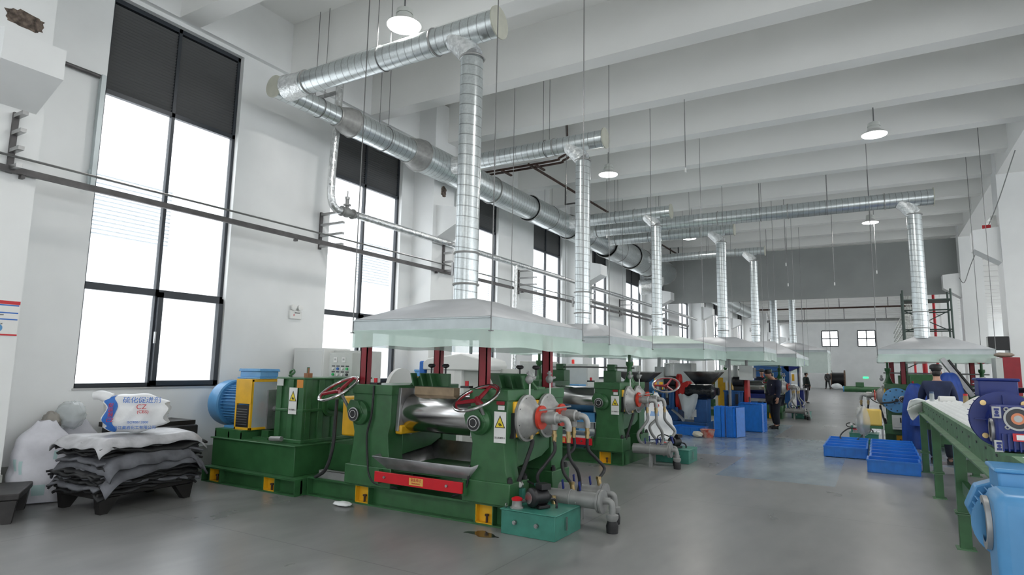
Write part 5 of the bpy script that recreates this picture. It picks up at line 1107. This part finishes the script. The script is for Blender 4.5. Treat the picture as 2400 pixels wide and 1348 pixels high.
MB().box(-.035, .075, .02, .22, .12, .19).box(-.045,.085,.01,.23,.185,.20).build('terminal_box', BLUE, t, bevel=.012); MB().box(.05,.13,-.08,-.03,.145,.149).build('yellow_label', YEL, t)
MB().box(.20, .28, -.25, .3, -.42, .10).box(.20,.28,-.25,-.1,-1.14,-.42).box(.20,.28,.15,.3,-1.14,-.42).build('mounting_frame', GREEN, t)

# ================================================================ RIGHT SIDE, FURTHER AWAY
t = thing('adjusting_disc', 'round blue bolted disc on the near face of the right hand mill', 'machine part', (.42, 17.93, 1.06))
MB().lathe([(0,.30),(.05,.30)], (0,0,0), (0,-1,0), 36).build('disc', BLUE, t)
m = MB()
for k in range(12): a = 2*PI*k/12; m.lathe([(.05,.018),(.065,.018)], (.25*math.cos(a),0,.25*math.sin(a)), (0,-1,0), 6)
for k in range(6): a = 2*PI*k/6; m.lathe([(.05,.015),(.065,.015)], (.09*math.cos(a),0,.09*math.sin(a)), (0,-1,0), 6)
m.build('bolt_heads', BLACK, t); MB().tube([(0,-.07,0),(-.1,-.12,-.05),(-.35,-.1,-.08)], .02, 8).build('grease_hose', RUBBER, t); MB().lathe([(.05,.04),(.08,.04)], (0,0,0), (0,-1,0), 16).build('hub', BLACK, t)
cabinet(.30, .56, 17.84, 17.97, .34, 'small grey junction box hung on the right hand mill below the blue disc', GREYC, 'junction_box', z0=.36)
t = thing('jerry_can', 'yellow jerry can wrapped in clear film beside the right hand mill', 'jerry can', (-.28, 16.7, .50)); MB().box(-.02, .36, 0, .25, 0, .38).build('can', JERRY, t, bevel=.04)
m = MB().ball((-.02,.1,.10), .26, 16, 12, (.7,.8,1.3)); rnd = random.Random(4); m.v = [tuple(Vector(p)*(1+rnd.uniform(-.08,.08))) for p in m.v]; m.build('film_wrap', mat('thin_clear_wrap', (.80,.82,.80), .2, alpha=.33), t, ang=60)
t2 = thing('can_stand', 'small green stand carrying the yellow jerry can', 'stand', (-.32, 16.7, 0)); MB().box(0, .42, 0, .28, .44, .50).build('top', GREEN, t2); [MB().box(x, x+.04, y, y+.04, 0, .44).build('leg', PIPEG, t2) for x in (0,.38) for y in (0,.24)]
o = oil_tank((-.62, 17.5, 0), 'teal oil tank beside the yellow jerry can on the right', None)
pipe('loose_hose', [(-.4,16.9,.42),(-.62,16.7,.40),(-.78,16.6,.22),(-.62,16.5,.08),(-.40,16.6,.20),(-.3,16.8,.30)], .015, RUBBER, 'black hose loop left of the yellow jerry can', 'hose', 8, True)
# blue tarpaulins over the right-hand machine
def drape(loc, L_, W_, H_, label, seed=2, rz=0):
    rnd = random.Random(seed); p = [rnd.uniform(0,6) for _ in range(5)]
    def fn(u, v):
        a = 2*PI*v; r_ = .05+.95*u**.8; fold = 1+.07*math.sin(7*a+p[0]+3*u)*u+.04*math.sin(13*a+p[1])*u
        return (L_/2*r_*math.cos(a)*fold, W_/2*r_*math.sin(a)*fold, H_*math.sqrt(max(0,1-u*u))*(1+.10*math.sin(2*a+p[2])*u))
    m = MB().grid(fn, 18, 48); m.add([fn(0, j/48) for j in range(48)], [tuple(range(48))]); o = m.build('blue_tarpaulin', TARP, loc=loc, ang=80); o.rotation_euler = (0,0,rz); return tag(o, label, 'tarpaulin')
drape((.78, 17.4, .0), .62, .5, 1.48, 'blue tarpaulin draped over the right hand mill left of the worker', 2)
drape((1.10, 16.9, .55), .95, .5, .70, 'lower blue tarpaulin between the mill and the worker', 5)
drape((1.45, 17.2, 1.0), .55, .5, .75, 'blue tarpaulin over machinery to the right of the worker', 9)
t = thing('strip_chute', 'tilted grey metal chute plates behind the worker at the table', 'chute', (1.62, 17.6, 1.2)); m = MB(); m.obox((0,0,.45), (.10,.4,1.0), (0,R(-32),0)); m.build('plate', PAN, t); m = MB(); m.obox((.12,0,.42), (.04,.4,1.0), (0,R(-32),0)); m.build('plate', BLACK, t)
t = thing('green_ram_unit', 'horizontal green cylinder unit pointing left from the right hand machine', 'machine', (-.95, 24.5, 1.15))
m = MB(); m.lathe([(0,.06),(0,.10),(1.5,.10),(1.5,.13),(1.6,.13),(1.6,.09),(2.4,.09)], (0,0,0), (1,0,0), 22); m.build('cylinder', GREEN, t); MB().box(.35, .60, -.08, .08, .08, .24).build('valve_block', GREEN, t, bevel=.01); MB().box(1.7, 2.6, -.2, .3, .05, .55).build('tank_box', GREEN, t, bevel=.01)
MB().box(2.0,2.4,-.15,.2,-1.15,-.08).build('pedestal', GREEN, t); MB().tube([(.7,-.1,-.05),(.8,-.12,-.32),(1.1,-.12,-.45),(1.45,-.12,-.30)], .016, 7).build('hose', RUBBER, t); MB().lathe([(-.04,.10),(0,.10)], (0,0,0), (1,0,0), 18).build('blue_end', BLUE, t)
t = thing('green_ram_unit', 'green cylinder unit behind the dark blue gearmotor at the right', 'machine', (1.79, 16.0, 1.14)); MB().lathe([(0,.13),(.1,.16),(.8,.16),(.9,.1)], (0,0,0), (1,0,0), 22).build('cylinder', GREEN, t); MB().box(0, .3, -.15, .15, -1.14, .28).build('frame', GREEN, t, bevel=.01); MB().box(.35,.5,-.17,-.16,-.04,.0).build('white_plate', WHITE, t)
for k in range(4): MB().obox((.04+.0*k, -.1, .50-.09*k), (.22,.2,.015), (0,R(-12),0)).build('cooling_plate', CAST, t)
# wall items at the right
t = thing('wall_speaker', 'black rectangular box fixed to the near white column at the right', 'speaker', (2.50, 19.5, 2.34)); MB().box(0, .42, 0, .3, 0, .34).build('case', BLACK, t, bevel=.008); MB().box(-.004,0,.02,.28,.02,.32).build('side_plate', GREYC, t); MB().box(.35,.48,.1,.2,.1,.2).build('wall_bracket', STEEL, t)
t = thing('fire_cabinet', 'dark red fire cabinet with a glazed side below the black box', 'fire cabinet', (2.27, 16.9, .98)); MB().box(.12, .42, 0, .6, 0, 1.12).build('cabinet', RED, t, bevel=.006); MB().box(0, .12, 0, .6, 0, 1.10).build('glass_side', GREYC, t); MB().box(.03,.07,-.01,0,.2,.35).build('red_mark', PRED, t); MB().box(.0,.4,0,.5,-.98,0).build('base', GREYC, t)
crumple('paper_bundle', (2.45, 17.15, 2.10), .12, mat('brown_paper', (.3,.25,.2), .8), 'crumpled paper bundle on top of the red fire cabinet', 'paper', (1.4,1,.4), 21, .25)
def scaffold():
    t = thing('scaffold_tower', 'green grey tube scaffold tower behind the right hand riser', 'scaffold', (1.0, 26.6, 0)); SC = mat('scaffold_tube', (.06,.085,.075), .5, .4)
    for x in (0, 1.45):
        for y in (0, 1.1): MB().cyl((x,y,0), (x,y,4.75), .032, n=8).build('upright', SC, t)
    for z in (1.3, 2.6, 3.3, 4.0):
        for y in (0, 1.1): MB().cyl((0,y,z), (1.45,y,z), .025, n=6).build('ledger', SC, t)
    for z in (1.3, 2.6, 3.9):
        MB().cyl((0,0,z-.7), (1.45,0,z+.1), .018, n=6).build('brace', SC, t); MB().cyl((0,0,z+.1), (1.45,0,z-.7), .018, n=6).build('brace', SC, t)
    MB().box(0, 1.45, 0, 1.1, 4.35, 4.40).build('deck', SC, t)
scaffold()
pipe('red_fire_pipe', [(2.15,29.6,0),(2.15,29.6,5)], .05, BRED, 'bright red vertical fire pipe behind the scaffold'); pipe('red_fire_pipe', [(1.7,36,0),(1.7,36,3.4)], .05, BRED, 'second red vertical pipe farther off, left of the scaffold')
pipe('red_fire_pipe', [(1.72,29.5,0),(1.72,29.5,2.2)], .09, BRED, 'short thick red pipe seen beneath the right hand hood')
pipe('grey_conduit', [(2.95,19.65,7.0),(2.95,19.65,2.6)], .02, PIPEG, 'thin grey conduit down the near right column')
pipe('cable', [(2.88,28,5.3),(2.7,25,4.75),(2.6,22,5.0),(2.85,19.5,5.9),(3.0,17.4,6.8)], .012, PIPEG, 'loose grey cable strung between the right hand columns', 'cable', 8, True)
t = thing('tape_strip', 'red and white paper torn strip above the near right corbel', 'banner', (2.62, 19.9, 5.5)); MB().box(0, .25, 0, .02, 0, .12).build('red_part', PRED, t); MB().box(.18, .3, -.02, .0, .0, .35).build('white_part', WHITE, t)
# ================================================================ FAR BACKGROUND
t = thing('cable_drum', 'big wooden cable drum with black cable by the back wall', 'cable drum', (-3.4, 74, 1.0)); 
for x in (-.62, .62): MB().lathe([(-.06,.98),(.06,.98)], (x,0,0), (1,0,0), 28).build('flange', mat('drum_wood', (.16,.10,.07), .8, noise=.3), t)
MB().cyl((-.56,0,0), (.56,0,0), .72, n=24).build('cable', BLACK, t)
crumple('white_bundle', (-3.45, 71.5, 0), .36, CLOTH, 'white bundle on the floor before the cable drum', 'bundle', (1.3,1,.8), 31, .15)
crumple('white_bundle', (-7.2, 62, 0), .6, CLOTH, 'long white bundle on the floor left of the walking person', 'bundle', (2.4,1,.5), 32, .12)
t = thing('blue_press', 'tall deep blue press machine beyond the third mill', 'press', (-3.6, 30.5, 0))
MB().box(-.2, .25, 0, .6, 0, 2.05).build('column', MBLUE, t, bevel=.01); MB().prism([(.2,1.7),(.85,2.0),(.85,2.2),(.35,2.15),(.0,1.9)], 'y', 0, .6).build('head', NAVY, t); MB().box(.5, .8, .1, .5, 0, .9).build('bed', NAVY, t); MB().cyl((.65,.3,.9),(.65,.3,2.0), .10, n=16).build('ram', STEEL, t); MB().box(.3,.9,0,.6,.9,.98).build('table', PAN, t); MB().box(.35,.45,0,.1,1.3,1.6).build('orange_part', YEL, t)
t = thing('blue_backdrop_machine', 'large blue machine panel behind the rolls of the third mill', 'machine', (-4.9, 29.0, 0)); MB().box(0, 1.35, 0, .6, 0, 2.05).build('panel', MBLUE, t, bevel=.01); MB().box(.3,.7,-.02,0,.5,1.4).build('door', NAVY, t)
for i, y in enumerate((50, 58)):
    t = thing('far_pipe', ('dark horizontal pipe under the far ceiling', 'pale horizontal pipe tray under the far ceiling')[i], 'pipe', (-8, y, 6.35-.3*i)); MB().cyl((0,0,0), (11,0,0), .06+.05*i, n=8).build('pipe', (RUST, PIPEG)[i], t)
    for x in (3, 6, 9): MB().cyl((x,0,0), (x,0,1.65+.3*i), .03, n=6).build('hanger', ROD, t)
t = thing('cable_tray', 'stack of grey cable tray brackets along the far right columns', 'cable tray', (2.0, 34, 4.6))
for k in range(9): 
    m = MB(); m.box(-.03,.03,k*2.4,k*2.4+.06,-.9,3.3); 
    for j in range(4): m.box(-.7,.0,k*2.4,k*2.4+.06,-.9+j*.3,-.86+j*.3)
    m.build('bracket', GREYC, t)
for j in range(4): MB().box(-.7,-.65,0,19.5,-.86+j*.3,-.80+j*.3).build('tray_rail', GREYC, t)

def puddle(x, y, sx, sy, label, seed):
    rnd = random.Random(seed); n_ = 30; pts = [(x+sx*(1+.3*math.sin(3*2*PI*k/n_+seed)+rnd.uniform(-.12,.12))*math.cos(2*PI*k/n_), y+sy*(1+.25*math.sin(4*2*PI*k/n_)+rnd.uniform(-.12,.12))*math.sin(2*PI*k/n_)) for k in range(n_)]
    tag(MB().prism(pts, 'z', .0005, .002).build('wet_patch', mat('dark_wet_floor', (.035,.035,.034), .12)), label, 'puddle')
puddle(-3.55, 5.52, .17, .09, 'dark wet patch on the floor in front of the nearest teal tank', 3)

o = MB().box(-.25, .25, -.03, 0, 0, .18).build('exit_sign', mat('lit_green_sign', (.05,.9,.3), .4, emit=1.5), loc=(-.9, YEND-.01, 1.15)); tag(o, 'small lit green exit sign low on the back wall', 'sign')

for o in list(COL.objects):      # thing > part > sub-part, no deeper
    p = o.parent
    if p and p.parent and p.parent.parent: o.parent = p.parent
